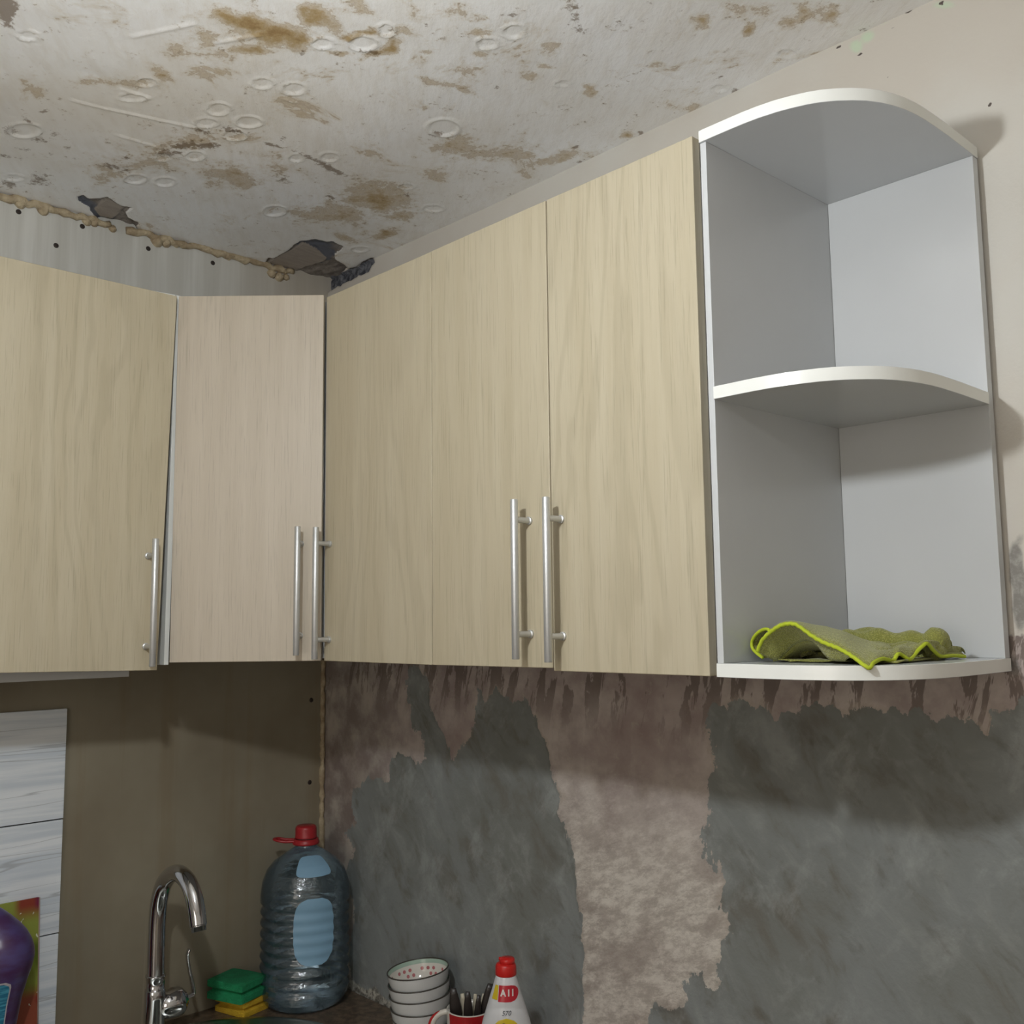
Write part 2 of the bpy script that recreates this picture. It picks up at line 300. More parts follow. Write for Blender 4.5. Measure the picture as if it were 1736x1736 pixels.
BOARDS = [[(0.037,-0.599),(0.111,-0.605),(0.09,-0.553),(0.013,-0.551),(0.008,-0.575)],[(0.002,-0.172),(0.118,-0.168),(0.174,-0.172),(0.156,-0.125),(0.127,-0.078),(0.101,-0.067),(-0.011,-0.091)]]
WHOLE = [(0.087,0.956),(0.131,0.948),(0.175,0.953),(0.2,0.952),(0.204,0.939),(0.175,0.922),(-0.015,0.916),(-0.084,0.956)]
CEMENT = [[(0.337,-0.039),(0.368,-0.032),(0.402,-0.045),(0.41,-0.071),(0.414,-0.107),(0.427,-0.132),(0.46,-0.171),(0.491,-0.218),(0.531,-0.17),(0.554,-0.139),(0.554,-0.109),(0.57,-0.064),(0.592,-0.093),(0.629,-0.069),(0.665,-0.094),(0.71,-0.077),(0.736,-0.113),(0.739,-0.136),(0.768,-0.161),(0.774,-0.188),(0.782,-0.232),(0.804,-0.256),(0.791,-0.285),(0.815,-0.317),(0.826,-0.358),(0.809,-0.306),(0.823,-0.355),(0.839,-0.418),(0.851,-0.489),(0.853,-0.528),(0.845,-0.578),(0.842,-0.676),(0.846,-0.708),(0.135,-0.919),(0.129,-0.793),(0.109,-0.668),(0.132,-0.585),(0.102,-0.511),(0.13,-0.453),(0.087,-0.419),(0.137,-0.39),(0.122,-0.359),(0.126,-0.325),(0.175,-0.292),(0.26,-0.277),(0.26,-0.245),(0.301,-0.22),(0.35,-0.221),(0.367,-0.235),(0.393,-0.222),(0.385,-0.182),(0.35,-0.158),(0.35,-0.121),(0.328,-0.063)],[(1.171,-0.069),(1.191,-0.06),(1.203,-0.056),(1.24,-0.065),(1.26,-0.082),(1.27,-0.069),(1.295,-0.069),(1.341,-0.055),(1.374,-0.066),(1.394,-0.057),(1.423,-0.051),(1.457,-0.054),(1.471,-0.062),(1.501,-0.057),(1.506,-0.067),(1.526,-0.061),(1.559,-0.069),(1.579,-0.089),(1.585,-0.055),(1.616,-0.05),(1.624,-0.036),(1.659,-0.034),(1.736,-0.028),(1.704,-0.487),(0.992,-0.712),(0.983,-0.607),(0.993,-0.605),(0.996,-0.587),(1.012,-0.571),(1.053,-0.567),(1.074,-0.56),(1.074,-0.54),(1.073,-0.505),(1.107,-0.497),(1.112,-0.504),(1.128,-0.511),(1.137,-0.498),(1.135,-0.477),(1.144,-0.458),(1.145,-0.44),(1.161,-0.424),(1.154,-0.399),(1.141,-0.389),(1.149,-0.335),(1.142,-0.31),(1.126,-0.29),(1.149,-0.345),(1.138,-0.328),(1.125,-0.311),(1.128,-0.292),(1.109,-0.275),(1.129,-0.265),(1.137,-0.24),(1.131,-0.218),(1.132,-0.187),(1.143,-0.163),(1.135,-0.116),(1.146,-0.071)]]
SMEAR = [(1.627,0.133,0.01,0.0,-0.002,-0.034,0.9),(1.63,0.095,0.01,0.0,-0.003,-0.045,0.8),(1.606,0.065,0.005,0.0,-0.003,-0.046,0.6),(1.617,0.004,0.013,0.001,-0.001,-0.022,0.6),(1.635,0.167,0.007,0.0,-0.001,-0.015,0.5)]
GREEN = [(1.448,0.931,0.012,-0.005,0.0,-0.013,1),(1.466,0.938,0.015,0.0,0.004,-0.012,0.9),(1.494,0.946,0.025,0.0,0.003,-0.01,0.5),(1.581,0.933,0.02,-0.009,-0.001,-0.008,0.9),(1.53,0.943,0.02,0.0,0.002,-0.008,0.4)]
WSPECK = [(1.453,0.916,0.006,-0.001,0.001,-0.003,1),(1.459,0.95,0.008,0.0,0.001,-0.002,1),(1.495,0.862,0.003,-0.001,0.0,-0.001,1),(1.633,0.762,0.002,-0.001,-0.001,-0.003,1),(1.635,0.751,0.003,-0.001,0.0,-0.002,1),(1.667,0.763,0.002,0.0,0.0,-0.003,1),(1.383,0.891,0.002,-0.001,-0.001,-0.002,1),(1.441,0.921,0.002,-0.001,0.0,-0.001,1),(1.548,0.95,0.009,0.0,0.001,-0.004,0.6),(1.53,0.947,0.01,0.0,0.001,-0.003,0.7),(1.42,0.942,0.007,-0.001,0.001,-0.003,0.9),(1.578,0.937,0.003,0.002,0.003,-0.004,0.9),(1.595,0.923,0.002,-0.001,0.0,-0.002,0.9),(1.503,0.934,0.012,-0.002,0.0,-0.002,0.6)]


# ------------------------------------------------------------------ the ceiling: a worn, stained plaster sheet
ZC = .947
def ceiling():
    U = np.concatenate([[-.15], np.arange(-.02, 1.64, .004), np.linspace(1.66, 3.3, 8)])
    V = np.concatenate([np.linspace(-3.3, -1.14, 8), np.arange(-1.12, .03, .004), [.15]])
    X, Y = np.meshgrid(U, V, indexing='ij')
    hgt = np.zeros(X.shape)
    hgt += .006 * vnoise(X, Y, 3, 1) + .0016 * vnoise(X, Y, 16, 2)
    for cx, cy, ux, uy, vx, vy in DISC:          # popped filler discs with a raised lip
        det = ux * vy - uy * vx; dx, dy = X - cx, Y - cy
        p = (dx * vy - dy * vx) / det; q = (ux * dy - uy * dx) / det; r = np.sqrt(p * p + q * q)
        w = 1 + .35 * vnoise(X + cx, Y, 60, 3)
        hgt += .0027 * np.exp(-((r - 1) / .10) ** 2) * w
        hgt += -.0012 * np.clip(1 - r, 0, .25) * 4
    for ax, ay, bx, by in RIDGE:
        ex, ey = bx - ax, by - ay; L = ex * ex + ey * ey
        t = np.clip(((X - ax) * ex + (Y - ay) * ey) / L, 0, 1); d = np.hypot(X - ax - t * ex, Y - ay - t * ey)
        hgt += .0022 * np.exp(-(d / .003) ** 2)
    jag = .008 * vnoise(X, Y, 60, 5) + .012 * vnoise(X, Y, 25, 6)
    hole = np.maximum.reduce([sdf_poly(X, Y, p) + jag * .8 for p in HOLES])
    board = np.maximum.reduce([sdf_poly(X, Y, p) for p in BOARDS])
    inside = np.clip(hole / .004, 0, 1)
    deep = .007 + .012 * vnoise(X, Y, 22, 8) + .006 * vnoise(X, Y, 70, 9)
    deep = np.where(board > 0, .003, deep)
    Z = ZC - hgt + inside * deep
    wx = .030 * vnoise(X, Y, 22, 31) + .014 * vnoise(X, Y, 75, 32); wy = .030 * vnoise(X, Y, 22, 33) + .014 * vnoise(X, Y, 75, 34)
    st = blobs(X + wx, Y + wy, STAIN, .60); sp = blobs(X + wx * .35, Y + wy * .35, SPECK_SHADOW, .7)
    st = st * (1 - np.clip(blobs(X, Y, CLEAN, 1.2) * 1.8, 0, 1)); rim = np.zeros(X.shape)
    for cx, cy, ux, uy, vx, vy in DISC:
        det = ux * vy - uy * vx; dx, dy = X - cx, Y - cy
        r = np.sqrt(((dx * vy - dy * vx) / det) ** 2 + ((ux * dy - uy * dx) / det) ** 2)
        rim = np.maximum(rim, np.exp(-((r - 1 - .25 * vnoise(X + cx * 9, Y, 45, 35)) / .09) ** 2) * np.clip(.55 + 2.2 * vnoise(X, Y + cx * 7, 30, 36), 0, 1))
    # material
    m, nt, b = new_mat('stained_plaster'); h = NT(nt)
    v = h.coord((1, 1, 1))
    big = h.noise(v, 3, 4); brush = h.noise(h.coord((1, 3.5, 1), rot=(0, 0, radians(35))), 14, 5, .6)
    med = h.noise(v, 22, 5, .65); fine = h.noise(v, 90, 4, .7)
    c = h.mix(h.ramp(big, .35, .65), srgb(240, 238, 234), srgb(250, 251, 252))
    c = h.mix(h.math('MULTIPLY', h.ramp(brush, .4, .7), .28), c, srgb(222, 215, 203))
    # yellow water stains: soft halo, ragged core, tide line
    s = h.math('MULTIPLY_ADD', h.math('SUBTRACT', med, .5), 1.1, h.attr('stain'))
    s = h.math('MULTIPLY_ADD', h.math('SUBTRACT', fine, .5), .9, s)
    wild = h.ramp(h.noise(v, 7, 6, .68, .6), .50, .72)
    s = h.math('MAXIMUM', s, h.math('MULTIPLY', wild, .6))
    c = h.mix(h.math('MULTIPLY', h.ramp(s, .08, .6), .5), c, srgb(190, 168, 124))
    c = h.mix(h.math('MULTIPLY', h.ramp(s, .38, .9), .8), c, srgb(172, 142, 84))
    c = h.mix(h.math('MULTIPLY', h.math('MULTIPLY', h.ramp(s, .36, .41), h.ramp(s, .50, .43)), .35), c, srgb(150, 118, 66))
    c = h.mix(h.math('MULTIPLY', h.ramp(s, .85, 1.1), .5), c, srgb(140, 104, 52))
    k = h.math('MULTIPLY_ADD', h.math('SUBTRACT', fine, .5), 2.6, h.attr('speck'))
    k = h.math('MULTIPLY_ADD', h.math('SUBTRACT', med, .5), 1.5, k)
    c = h.mix(h.math('MULTIPLY', h.ramp(k, .34, .85), .75), c, srgb(116, 94, 70))
    # flaking dots that the water left everywhere
    dots = h.ramp(h.noise(v, 46, 3, .8), .70, .78)
    c = h.mix(h.math('MULTIPLY', dots, .5), c, srgb(240, 240, 238)); c = h.mix(h.math('MULTIPLY', h.attr('rim'), .9), c, srgb(250, 250, 246))  # disc rims: paler plaster, with their lit edges painted into the colour
    hd = h.math('MULTIPLY_ADD', h.math('SUBTRACT', fine, .5), .004, h.attr('hole'))
    rubble = h.mix(h.ramp(h.noise(v, 55, 6, .7), .35, .7), srgb(112, 104, 98), srgb(158, 150, 142))
    rubble = h.mix(h.ramp(h.attr('dust'), .05, .12), rubble, srgb(92, 96, 108))
    brd = h.mix(h.ramp(h.noise(h.coord((6, 1, 1)), 20, 4), .3, .7), srgb(154, 144, 135), srgb(168, 158, 148))
    rubble = h.mix(h.ramp(h.attr('board'), -.001, .001), rubble, brd)
    c = h.mix(h.ramp(hd, -.0005, .001), c, rubble)
    h.link(c, b.inputs['Base Color']); b.inputs['Roughness'].default_value = .5; b.inputs['Specular IOR Level'].default_value = .5
    n1 = h.bump(brush, .28, .006); n2 = h.bump(med, .35, .004, n1); h.link(h.bump(fine, .35, .0015, n2), b.inputs['Normal'])
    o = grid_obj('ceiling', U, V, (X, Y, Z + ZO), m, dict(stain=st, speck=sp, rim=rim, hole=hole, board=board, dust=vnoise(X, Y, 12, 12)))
    return o
ceiling()

# ------------------------------------------------------------------ wall_right: painted above, scraped mauve plaster and bare cement below
def wall_right():
    U = np.concatenate([np.arange(-.0, 1.78, .0045), np.linspace(1.8, 3.3, 6)])
    V = np.concatenate([np.linspace(-ZO, -.80, 3), np.arange(-.79, .97, .0045), [.99]])
    X, Z = np.meshgrid(U, V, indexing='ij')
    jx = .010 * vnoise(X, Z, 30, 21) + .006 * vnoise(X, Z, 90, 22)
    cem = np.maximum.reduce([sdf_poly(X, Z, p) for p in CEMENT]) + jx
    wh = sdf_poly(X, Z, WHOLE) + jx
    Y = .008 + .003 * vnoise(X, Z, 3.3, 23) * (Z < -.0) + .0012 * vnoise(X, Z, 18, 24)
    Y = Y + np.clip(cem / .004, 0, 1) * .0022 + np.clip(wh / .004, 0, 1) * (.012 + .016 * vnoise(X, Z, 30, 25))
    m, nt, b = new_mat('scraped_wall'); h = NT(nt)
    v = h.coord((1, 1, 1)); xyz = h.sep(v)
    big = h.noise(v, 2.6, 4, .55); med = h.noise(v, 14, 5, .6); fine = h.noise(v, 70, 5, .7)
    vert = h.noise(h.coord((1, 1, .22), rot=(0, radians(-12), 0)), 30, 5, .65, .4)
    # cream paint
    cream = h.mix(h.ramp(big, .35, .7), srgb(206, 200, 190), srgb(211, 209, 202))
    gq = h.math('MULTIPLY_ADD', h.math('SUBTRACT', med, .5), .7, h.attr('green'))
    cream = h.mix(h.ramp(gq, .4, .9), cream, srgb(200, 214, 190))
    # old mauve plaster
    mauve = h.mix(h.ramp(med, .32, .68), srgb(164, 151, 147), srgb(198, 188, 182))
    mauve = h.mix(h.math('MULTIPLY', h.ramp(big, .48, .62), .7), mauve, srgb(150, 131, 128))
    mauve = h.mix(h.math('MULTIPLY', h.ramp(fine, .56, .72), .55), mauve, srgb(186, 178, 166))
    # paler, sandier low down in the middle strip, darker close to the room corner
    pale = h.math('MULTIPLY', h.ramp(xyz[2], ZO - .12, ZO - .42), h.ramp(xyz[0], .5, .85))
    sand = h.mix(h.ramp(h.noise(h.coord((1, 1, 2.4), rot=(0, .35, 0)), 22, 9, .82, .1), .40, .60), srgb(178, 171, 162), srgb(222, 217, 208))
    sand = h.mix(h.math('MULTIPLY', h.ramp(h.noise(h.coord((1, 1, 1.5), rot=(0, .5, 0)), 7, 5, .65), .48, .60), .6), sand, srgb(150, 140, 132))
    mauve = h.mix(h.math('MULTIPLY', pale, .85), mauve, sand)
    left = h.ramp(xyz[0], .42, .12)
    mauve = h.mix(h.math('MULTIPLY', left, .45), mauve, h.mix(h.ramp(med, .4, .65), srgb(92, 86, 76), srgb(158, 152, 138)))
    # dark trowel scrapes hanging below the paint edge
    sc = h.math('MULTIPLY', h.ramp(vert, .50, .53), h.ramp(xyz[2], ZO - .16, ZO - .03))
    mauve = h.mix(h.math('MULTIPLY', sc, .8), mauve, srgb(112, 100, 94))
    # cement
    trow = h.noise(h.coord((1, 1, .55), rot=(0, radians(38), 0)), 17, 6, .6, .5)
    cm = h.mix(h.ramp(big, .35, .68), srgb(126, 129, 125), srgb(139, 144, 144))
    cm = h.mix(h.math('MULTIPLY', h.ramp(trow, .50, .30), .65), cm, srgb(112, 107, 98))
    cm = h.mix(h.math('MULTIPLY', h.ramp(trow, .50, .72), .5), cm, srgb(164, 168, 166))
    pit = h.ramp(h.noise(h.coord((1, 1, .8), rot=(0, .6, 0)), 17, 3, .6), .70, .78)
    smd = h.noise(h.coord((1, 1, .5), rot=(0, radians(44), 0)), 27, 6, .62, .3); cld = h.noise(h.coord((1, 1, .6), rot=(0, radians(-30), 0)), 9, 6, .7, .2)
    cm = h.mix(h.math('MULTIPLY', h.ramp(smd, .54, .72), .45), cm, srgb(100, 96, 88))
    cm = h.mix(h.math('MULTIPLY', h.ramp(cld, .50, .66), .45), cm, srgb(172, 177, 176))
    cm = h.mix(h.math('MULTIPLY', pit, .6), cm, srgb(92, 86, 76))
    e = h.math('MULTIPLY_ADD', h.math('SUBTRACT', vert, .5), .055, h.attr('cement'))
    e = h.math('MULTIPLY_ADD', h.math('SUBTRACT', fine, .5), .030, e)
    low = h.mix(h.ramp(e, -.001, .001), mauve, cm)
    rim = h.math('MULTIPLY', h.ramp(e, -.010, -.001), h.ramp(e, .0005, -.0005))
    low = h.mix(h.math('MULTIPLY', h.math('MULTIPLY', rim, h.ramp(med, .45, .6)), .55), low, srgb(176, 164, 152))
    # paint edge behind the cabinets
    pe = h.math('MULTIPLY_ADD', h.math('SUBTRACT', med, .5), .10, h.math('SUBTRACT', xyz[2], ZO + .05))
    c = h.mix(h.ramp(pe, -.004, .004), low, cream)
    sm = h.math('MULTIPLY_ADD', h.math('SUBTRACT', med, .5), .8, h.attr('smear'))
    c = h.mix(h.math('MULTIPLY', h.ramp(sm, .35, .6), .75), c, h.mix(h.ramp(fine, .4, .7), srgb(104, 102, 98), srgb(160, 158, 154)))
    k = h.math('MULTIPLY_ADD', h.math('SUBTRACT', fine, .5), .8, h.attr('speck'))
    c = h.mix(h.ramp(k, .45, .6), c, srgb(92, 84, 78))
    gr = h.math('MULTIPLY_ADD', h.math('SUBTRACT', med, .5), .09, h.math('SUBTRACT', ZO - .745, xyz[2]))
    c = h.mix(h.math('MULTIPLY', h.ramp(gr, -.004, .006), .8), c, h.mix(h.ramp(fine, .4, .6), srgb(110, 104, 94), srgb(206, 202, 190)))
    c = h.mix(h.ramp(h.attr('hole'), -.001, .001), c, h.mix(h.ramp(fine, .35, .65), srgb(60, 62, 70), srgb(122, 124, 130)))
    h.link(c, b.inputs['Base Color']); b.inputs['Roughness'].default_value = .72; b.inputs['Specular IOR Level'].default_value = .3
    n1 = h.bump(med, .35, .006); n2 = h.bump(trow, .3, .006, n1); h.link(h.bump(fine, .35, .0015, n2), b.inputs['Normal'])
    return grid_obj('wall_right', U, V, (X, Y, Z + ZO), m, dict(cement=cem, hole=wh, smear=blobs(X, Z, SMEAR, .7), green=blobs(X, Z, GREEN, .8), speck=blobs(X, Z, WSPECK, .8)))
wall_right()

# ------------------------------------------------------------------ wall_left: plasterboard with water runs
def wall_left():
    m, nt, b = new_mat('water_marked_board'); h = NT(nt)
    v = h.coord(kind='Object'); xyz = h.sep(v)
    big = h.noise(v, 3, 4); med = h.noise(v, 12, 5)
    runs = h.noise(h.coord((1, 1, .05)), 22, 4, .6); thin = h.noise(h.coord((1, 1, .03)), 60, 3, .6)
    up = h.mix(h.ramp(runs, .35, .7), srgb(192, 191, 184), srgb(212, 212, 207))
    up = h.mix(h.math('MULTIPLY', h.ramp(thin, .62, .70), .10), up, srgb(156, 154, 146))
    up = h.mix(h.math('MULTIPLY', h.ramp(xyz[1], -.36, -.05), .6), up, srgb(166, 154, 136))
    lo = h.mix(h.ramp(big, .35, .7), srgb(132, 123, 105), srgb(149, 142, 124))
    lo = h.mix(h.math('MULTIPLY', h.ramp(runs, .3, .5, lo=1, hi=0), .35), lo, srgb(128, 112, 86))
    lo = h.mix(h.math('MULTIPLY', h.ramp(thin, .66, .72), .4), lo, srgb(156, 148, 130))
    c = h.mix(h.ramp(xyz[2], ZO + .2, ZO + .5), lo, up)
    h.link(c, b.inputs['Base Color']); b.inputs['Roughness'].default_value = .55; b.inputs['Specular IOR Level'].default_value = .35
    h.link(h.bump(med, .12, .003), b.inputs['Normal'])
    y0, y1, z1 = -3.3, .02, .99
    w = obj('wall_left', [(0, y0, 0), (0, y1, 0), (0, y1, ZO + z1), (0, y0, ZO + z1), (-.12, y0, 0), (-.12, y1, 0), (-.12, y1, ZO + z1), (-.12, y0, ZO + z1)],
            [(0, 1, 2, 3), (7, 6, 5, 4), (0, 4, 5, 1), (1, 5, 6, 2), (2, 6, 7, 3), (3, 7, 4, 0)], m, world=False)
    tag(w, kind='structure')
    for y, z in ((-.737, .918), (-.609, .922), (-.661, .866), (-.464, .910), (-.309, .915), (-.150, .920), (-.029, -.115), (-.031, -.31)):
        o = MB().lathe([(0.0, .0012), (.0025, .0012), (.0048, .0009), (.0055, .0), (.0050, -.002)], n=14)
        vs = [(p[2], y + p[0], z + ZO + p[1]) for p in o.v]
        obj('screw', vs, o.f, M['screw'], w, world=False, smooth=True)
wall_left()
def slab(name, x0, x1, y0, y1, z0, z1, mat):
    return tag(MB().box(x0, x1, y0, y1, z0, z1).obj(name, mat), kind='structure')
slab('wall_front', 0, 3.3, -3.42, -3.3, -ZO, .99, M['cream_wall'])
slab('wall_far', 3.3, 3.42, -3.3, .02, -ZO, .99, M['cream_wall'])
slab('floor', -.12, 3.42, -3.42, .12, -ZO - .1, -ZO, M['floor'])

# tan mounting foam squeezed out along the joint of the left wall and the ceiling, and down the room corner
def foam():
    m, nt, b = new_mat('mounting_foam'); h = NT(nt); v = h.coord()
    h.link(h.mix(h.ramp(h.noise(v, 40, 4), .35, .65), srgb(158, 140, 112), srgb(190, 175, 146)), b.inputs['Base Color'])
    b.inputs['Roughness'].default_value = .6; h.link(h.bump(h.noise(v, 90, 5), .9, .006), b.inputs['Normal'])
    mb = MB(); r = random.Random(4)
    y = -1.2; path = []; rad = []
    while y < -.085:
        if not (-.545 < y < -.525):
            path.append((.003, y, ZC - .006 + .004 * r.uniform(-1, 1))); rad.append(.0065 + .0035 * r.random())
        y += .012
    k = [i for i, p in enumerate(path) if p[1] < -.535][-1] + 1
    mb.tube(path[:k], rad[:k], 10); mb.tube(path[k:], rad[k:], 10)
    for y, z, rr in ((-.735, .935, .016), (-.69, .934, .017), (-.60, .935, .015), (-.585, .936, .014), (-.545, .934, .013), (-.445, .931, .020), (-.425, .934, .018), (-.40, .936, .012), (-.27, .937, .010), (-.155, .926, .017), (-.135, .922, .018), (-.115, .926, .013)):
        rr *= .66; mb.lathe([(0, -rr), (rr * .5, -rr * .87), (rr * .87, -rr * .5), (rr, 0), (rr * .87, rr * .5), (rr * .5, rr * .87), (0, rr)], (.0, y, z), 12,
                 mod=lambda t, q, zz: q * (1 + .15 * sin(3 * t + zz * 300)))
    o = mb.obj('mounting_foam', m, smooth=True)
    tag(o, 'tan mounting foam squeezed out along the joint of left wall and ceiling', 'foam')
    mb = MB(); z = -.02; path = []; rad = []
    while z > -.50:
        path.append((.0025, .002 + .001 * r.uniform(-1, 1), z)); rad.append(.0045 + .0035 * r.random()); z -= .012
    mb.tube(path, rad, 8)
    tag(mb.obj('corner_foam', m, smooth=True), 'thin ochre foam bead down the room corner behind the water bottle', 'foam')
foam()

# ------------------------------------------------------------------ wall cabinets
def handle(parent, x, y, z0, z1, nx, ny, side=0):
    """bar handle standing off a door whose outward normal is (nx, ny)"""
    mb = MB(); s = .032; bx, by = x + nx * s, y + ny * s
    mb.tube([(bx, by, z0), (bx, by, z0 + .001), (bx, by, z1 - .001), (bx, by, z1)], [.0052, .0058, .0058, .0052], 20)
    for z in (z0 + .036, z1 - .030):
        mb.tube([(x, y, z), (x + nx * .003, y + ny * .003, z), (x + nx * .004, y + ny * .004, z), (bx, by, z)], [.0062, .0062, .0045, .0045], 14)
    o = mb.obj('handle', M['alu'], parent, smooth=True)
    e = o.modifiers.new('split', 'EDGE_SPLIT'); e.split_angle = radians(50)
    o['label'] = 'brushed metal bar handle'
    return o
D = .318
def carcass(name_root, x0, x1, y0, y1, z0, z1):
    return MB().box(x0, x1, y0, y1, z0, z1).obj('body', M['white'], name_root, bevel=.001)
# single cabinet by the corner
t = thing('wall_cabinet', 'single-door pale oak wall cabinet with handle on its left, right of the corner cabinet', 'cabinet', (.664, -.15, 0))
carcass(t, .508, .826, -.300, 0, .001, .702)
d = MB().prism([(.5035, 0.000), (.8255, -.000), (.8262, .7035), (.5018, .704)], -.3015, -.318, 1).obj('door', M['oak'], t, bevel=.0012)
handle(d, .5215, -.318, .004, .249, 0, -1)
# double cabinet
t = thing('wall_cabinet', 'two-door oak wall cabinet with paired bar handles beside the open white shelf unit', 'cabinet', (1.1, -.15, 0))
carcass(t, .828, 1.3866, -.300, 0, .001, .702)
d = MB().prism([(.8272, .000), (1.1020, .002), (1.1022, .7045), (.8272, .704)], -.3015, -.318, 1).obj('door', M['oak'], t, bevel=.0012)
handle(d, 1.0590, -.318, .015, .249, 0, -1)
d = MB().prism([(1.1045, -.002), (1.3745, -.001), (1.3745, .7045), (1.1045, .7045)], -.3015, -.318, 1).obj('door', M['oak'], t, bevel=.0012)
hd = handle(d, 1.1250, -.318, .012, .246, 0, -1)
# diagonal corner cabinet
t = thing('corner_cabinet', 'diagonal corner cabinet with a pale narrow door between the two wall runs', 'cabinet', (.2, -.2, 0))
MB().prism([(.0, -.516), (.300, -.516), (.476, -.312), (.500, -.29), (.500, -.000), (.0, .0)], .004, .702).obj('body', M['white'], t, bevel=.001)
def diag(a, b, z0, z1, th):
    ax, ay = a; bx, by = b; L = sqrt((bx - ax) ** 2 + (by - ay) ** 2); n = ((by - ay) / L, -(bx - ax) / L)
    v = [(ax, ay), (bx, by), (bx - n[0] * th, by - n[1] * th), (ax - n[0] * th, ay - n[1] * th)]
    return MB().prism(v, z0, z1), n
mb, nrm = diag((.3140, -.5335), (.5065, -.3275), .0005, .7055, .016)
d = mb.obj('door', M['oak_pale'], t, bevel=.0012)
f = .860
handle(d, .3150 + (.5065 - .3150) * f, -.5310 + (.5310 - .3275) * f, .012, .250, nrm[0], nrm[1])
# left cabinet, its door hanging askew
t = thing('wall_cabinet', 'left-hand oak wall cabinet whose door hangs askew, cut by the frame edge', 'cabinet', (.15, -.78, 0))
mb = MB().box(.0, .262, -1.005, -.5865, -.0245, .704); mb.obj('body', M['white'], t, bevel=.001)
MB().prism([(-.5375, -.004), (-.5285, -.004), (-.5210, .7115), (-.5320, .7115)], .0, .3005, 0).obj('side_panel', M['edge'], t, bevel=.0008)
MB().prism([(-.76, .690), (-.5335, .690), (-.5335, .7115), (-.76, .7030)], .285, .3005, 0).obj('top_rail', M['edge'], t, bevel=.0008)
d = MB().prism([(-1.000, -.001), (-.5583, -.0125), (-.5385, .7035), (-.985, .7045)], .3025, .318, 0).obj('door', M['oak'], t, bevel=.0012)
handle(d, .318, -.5815, -.004, .228, 1, 0)

# ------------------------------------------------------------------ open end shelf unit
def end_shelf():
    t = thing('open_shelf_unit', 'white open end shelf unit with rounded shelves and a cloth on its bottom', 'shelf', (1.5, -.15, 0))
    X0, X1, B = 1.387, 1.6165, -.001
    out = [(X0, B), (X0, -.3215), (1.433, -.3215), (1.455, -.321), (1.475, -.3195), (1.497, -.316), (1.517, -.310), (1.534, -.3035), (1.548, -.296), (1.563, -.2845), (1.576, -.2715), (1.587, -.258),
           (1.597, -.240), (1.604, -.2215), (1.609, -.203), (1.6125, -.182), (1.6145, -.160), (1.6155, -.135), (1.6165, -.100), (X1, B)]
    def board(z0, z1, inset):
        o2 = [(x + (.0092 if (inset and x == X0) else 0), y - (.0155 if (inset and y == B) else 0)) for x, y in out]
        # edges get the glossier band material
        n = len(o2); v = [(x, y, z0) for x, y in o2] + [(x, y, z1) for x, y in o2]
        f = [tuple(range(n))[::-1], tuple(range(n, 2 * n))] + [(i, (i + 1) % n, (i + 1) % n + n, i + n) for i in range(n)]
        o = obj('shelf_board', v, f, [M['white'], M['edge']], t, bevel=.0006, seg=1)
        for p in o.data.polygons:
            if abs(p.normal.z) < .5: p.material_index = 1
        return o
    board(-.0015, .0155, False); board(.3455, .3620, True); board(.6885, .7050, False)
    MB().prism([(X0, -.3185), (X0 + .0092, -.3185), (X0 + .0150, B), (X0, B)], .0155, .6885).obj('side_panel', M['white'], t, bevel=.0006, seg=1)
    MB().box(X0 + .0150, X1 - .001, -.0165, B, .0155, .6885).obj('back_panel', M['white'], t, bevel=.0006, seg=1)
end_shelf()

# ------------------------------------------------------------------ yellow-green microfibre cloth on the bottom shelf
HEM = [(1.4232,-0.285,0.0301),(1.4321,-0.288,0.043),(1.4453,-0.29,0.0531),(1.4613,-0.292,0.0612),(1.4756,-0.292,0.0632),(1.4854,-0.292,0.0602),(1.5013,-0.29,0.0487),(1.5152,-0.288,0.0409),(1.5326,-0.286,0.0342),(1.5505,-0.286,0.0243),(1.5685,-0.289,0.0136),(1.568,-0.275,0.0187),(1.5665,-0.25,0.0217),(1.5668,-0.225,0.0189),(1.5679,-0.215,0.0262),(1.5686,-0.205,0.0256),(1.5726,-0.195,0.019),(1.5711,-0.175,0.0254),(1.5778,-0.16,0.0375),(1.5776,-0.14,0.0289),(1.5777,-0.12,0.021),(1.5797,-0.09,0.0201),(1.5822,-0.06,0.0192)]
RIDGE = [(1.4128,-0.255,0.0343),(1.4199,-0.255,0.0478),(1.429,-0.25,0.0567),(1.4398,-0.25,0.0604),(1.4525,-0.25,0.0622),(1.459,-0.24,0.062),(1.4716,-0.23,0.0608),(1.4821,-0.22,0.0584),(1.4991,-0.215,0.0528),(1.5118,-0.21,0.0454),(1.5319,-0.22,0.0368),(1.5436,-0.225,0.0318),(1.5503,-0.22,0.0296),(1.5541,-0.205,0.0305),(1.5564,-0.19,0.0331),(1.5591,-0.18,0.0339),(1.5619,-0.17,0.0337),(1.5666,-0.16,0.0347),(1.5711,-0.145,0.0375),(1.5716,-0.13,0.0328),(1.5699,-0.11,0.0252),(1.5679,-0.075,0.0219),(1.5706,-0.05,0.02)]
UNDER = [(1.4211,-0.28,0.0296),(1.4272,-0.27,0.0224),(1.4355,-0.26,0.0185),(1.4412,-0.255,0.0243),(1.4542,-0.255,0.0355),(1.4697,-0.26,0.0418),(1.4829,-0.262,0.0419),(1.4942,-0.265,0.0355),(1.5033,-0.268,0.0272),(1.5137,-0.27,0.0205),(1.5307,-0.27,0.0196)]
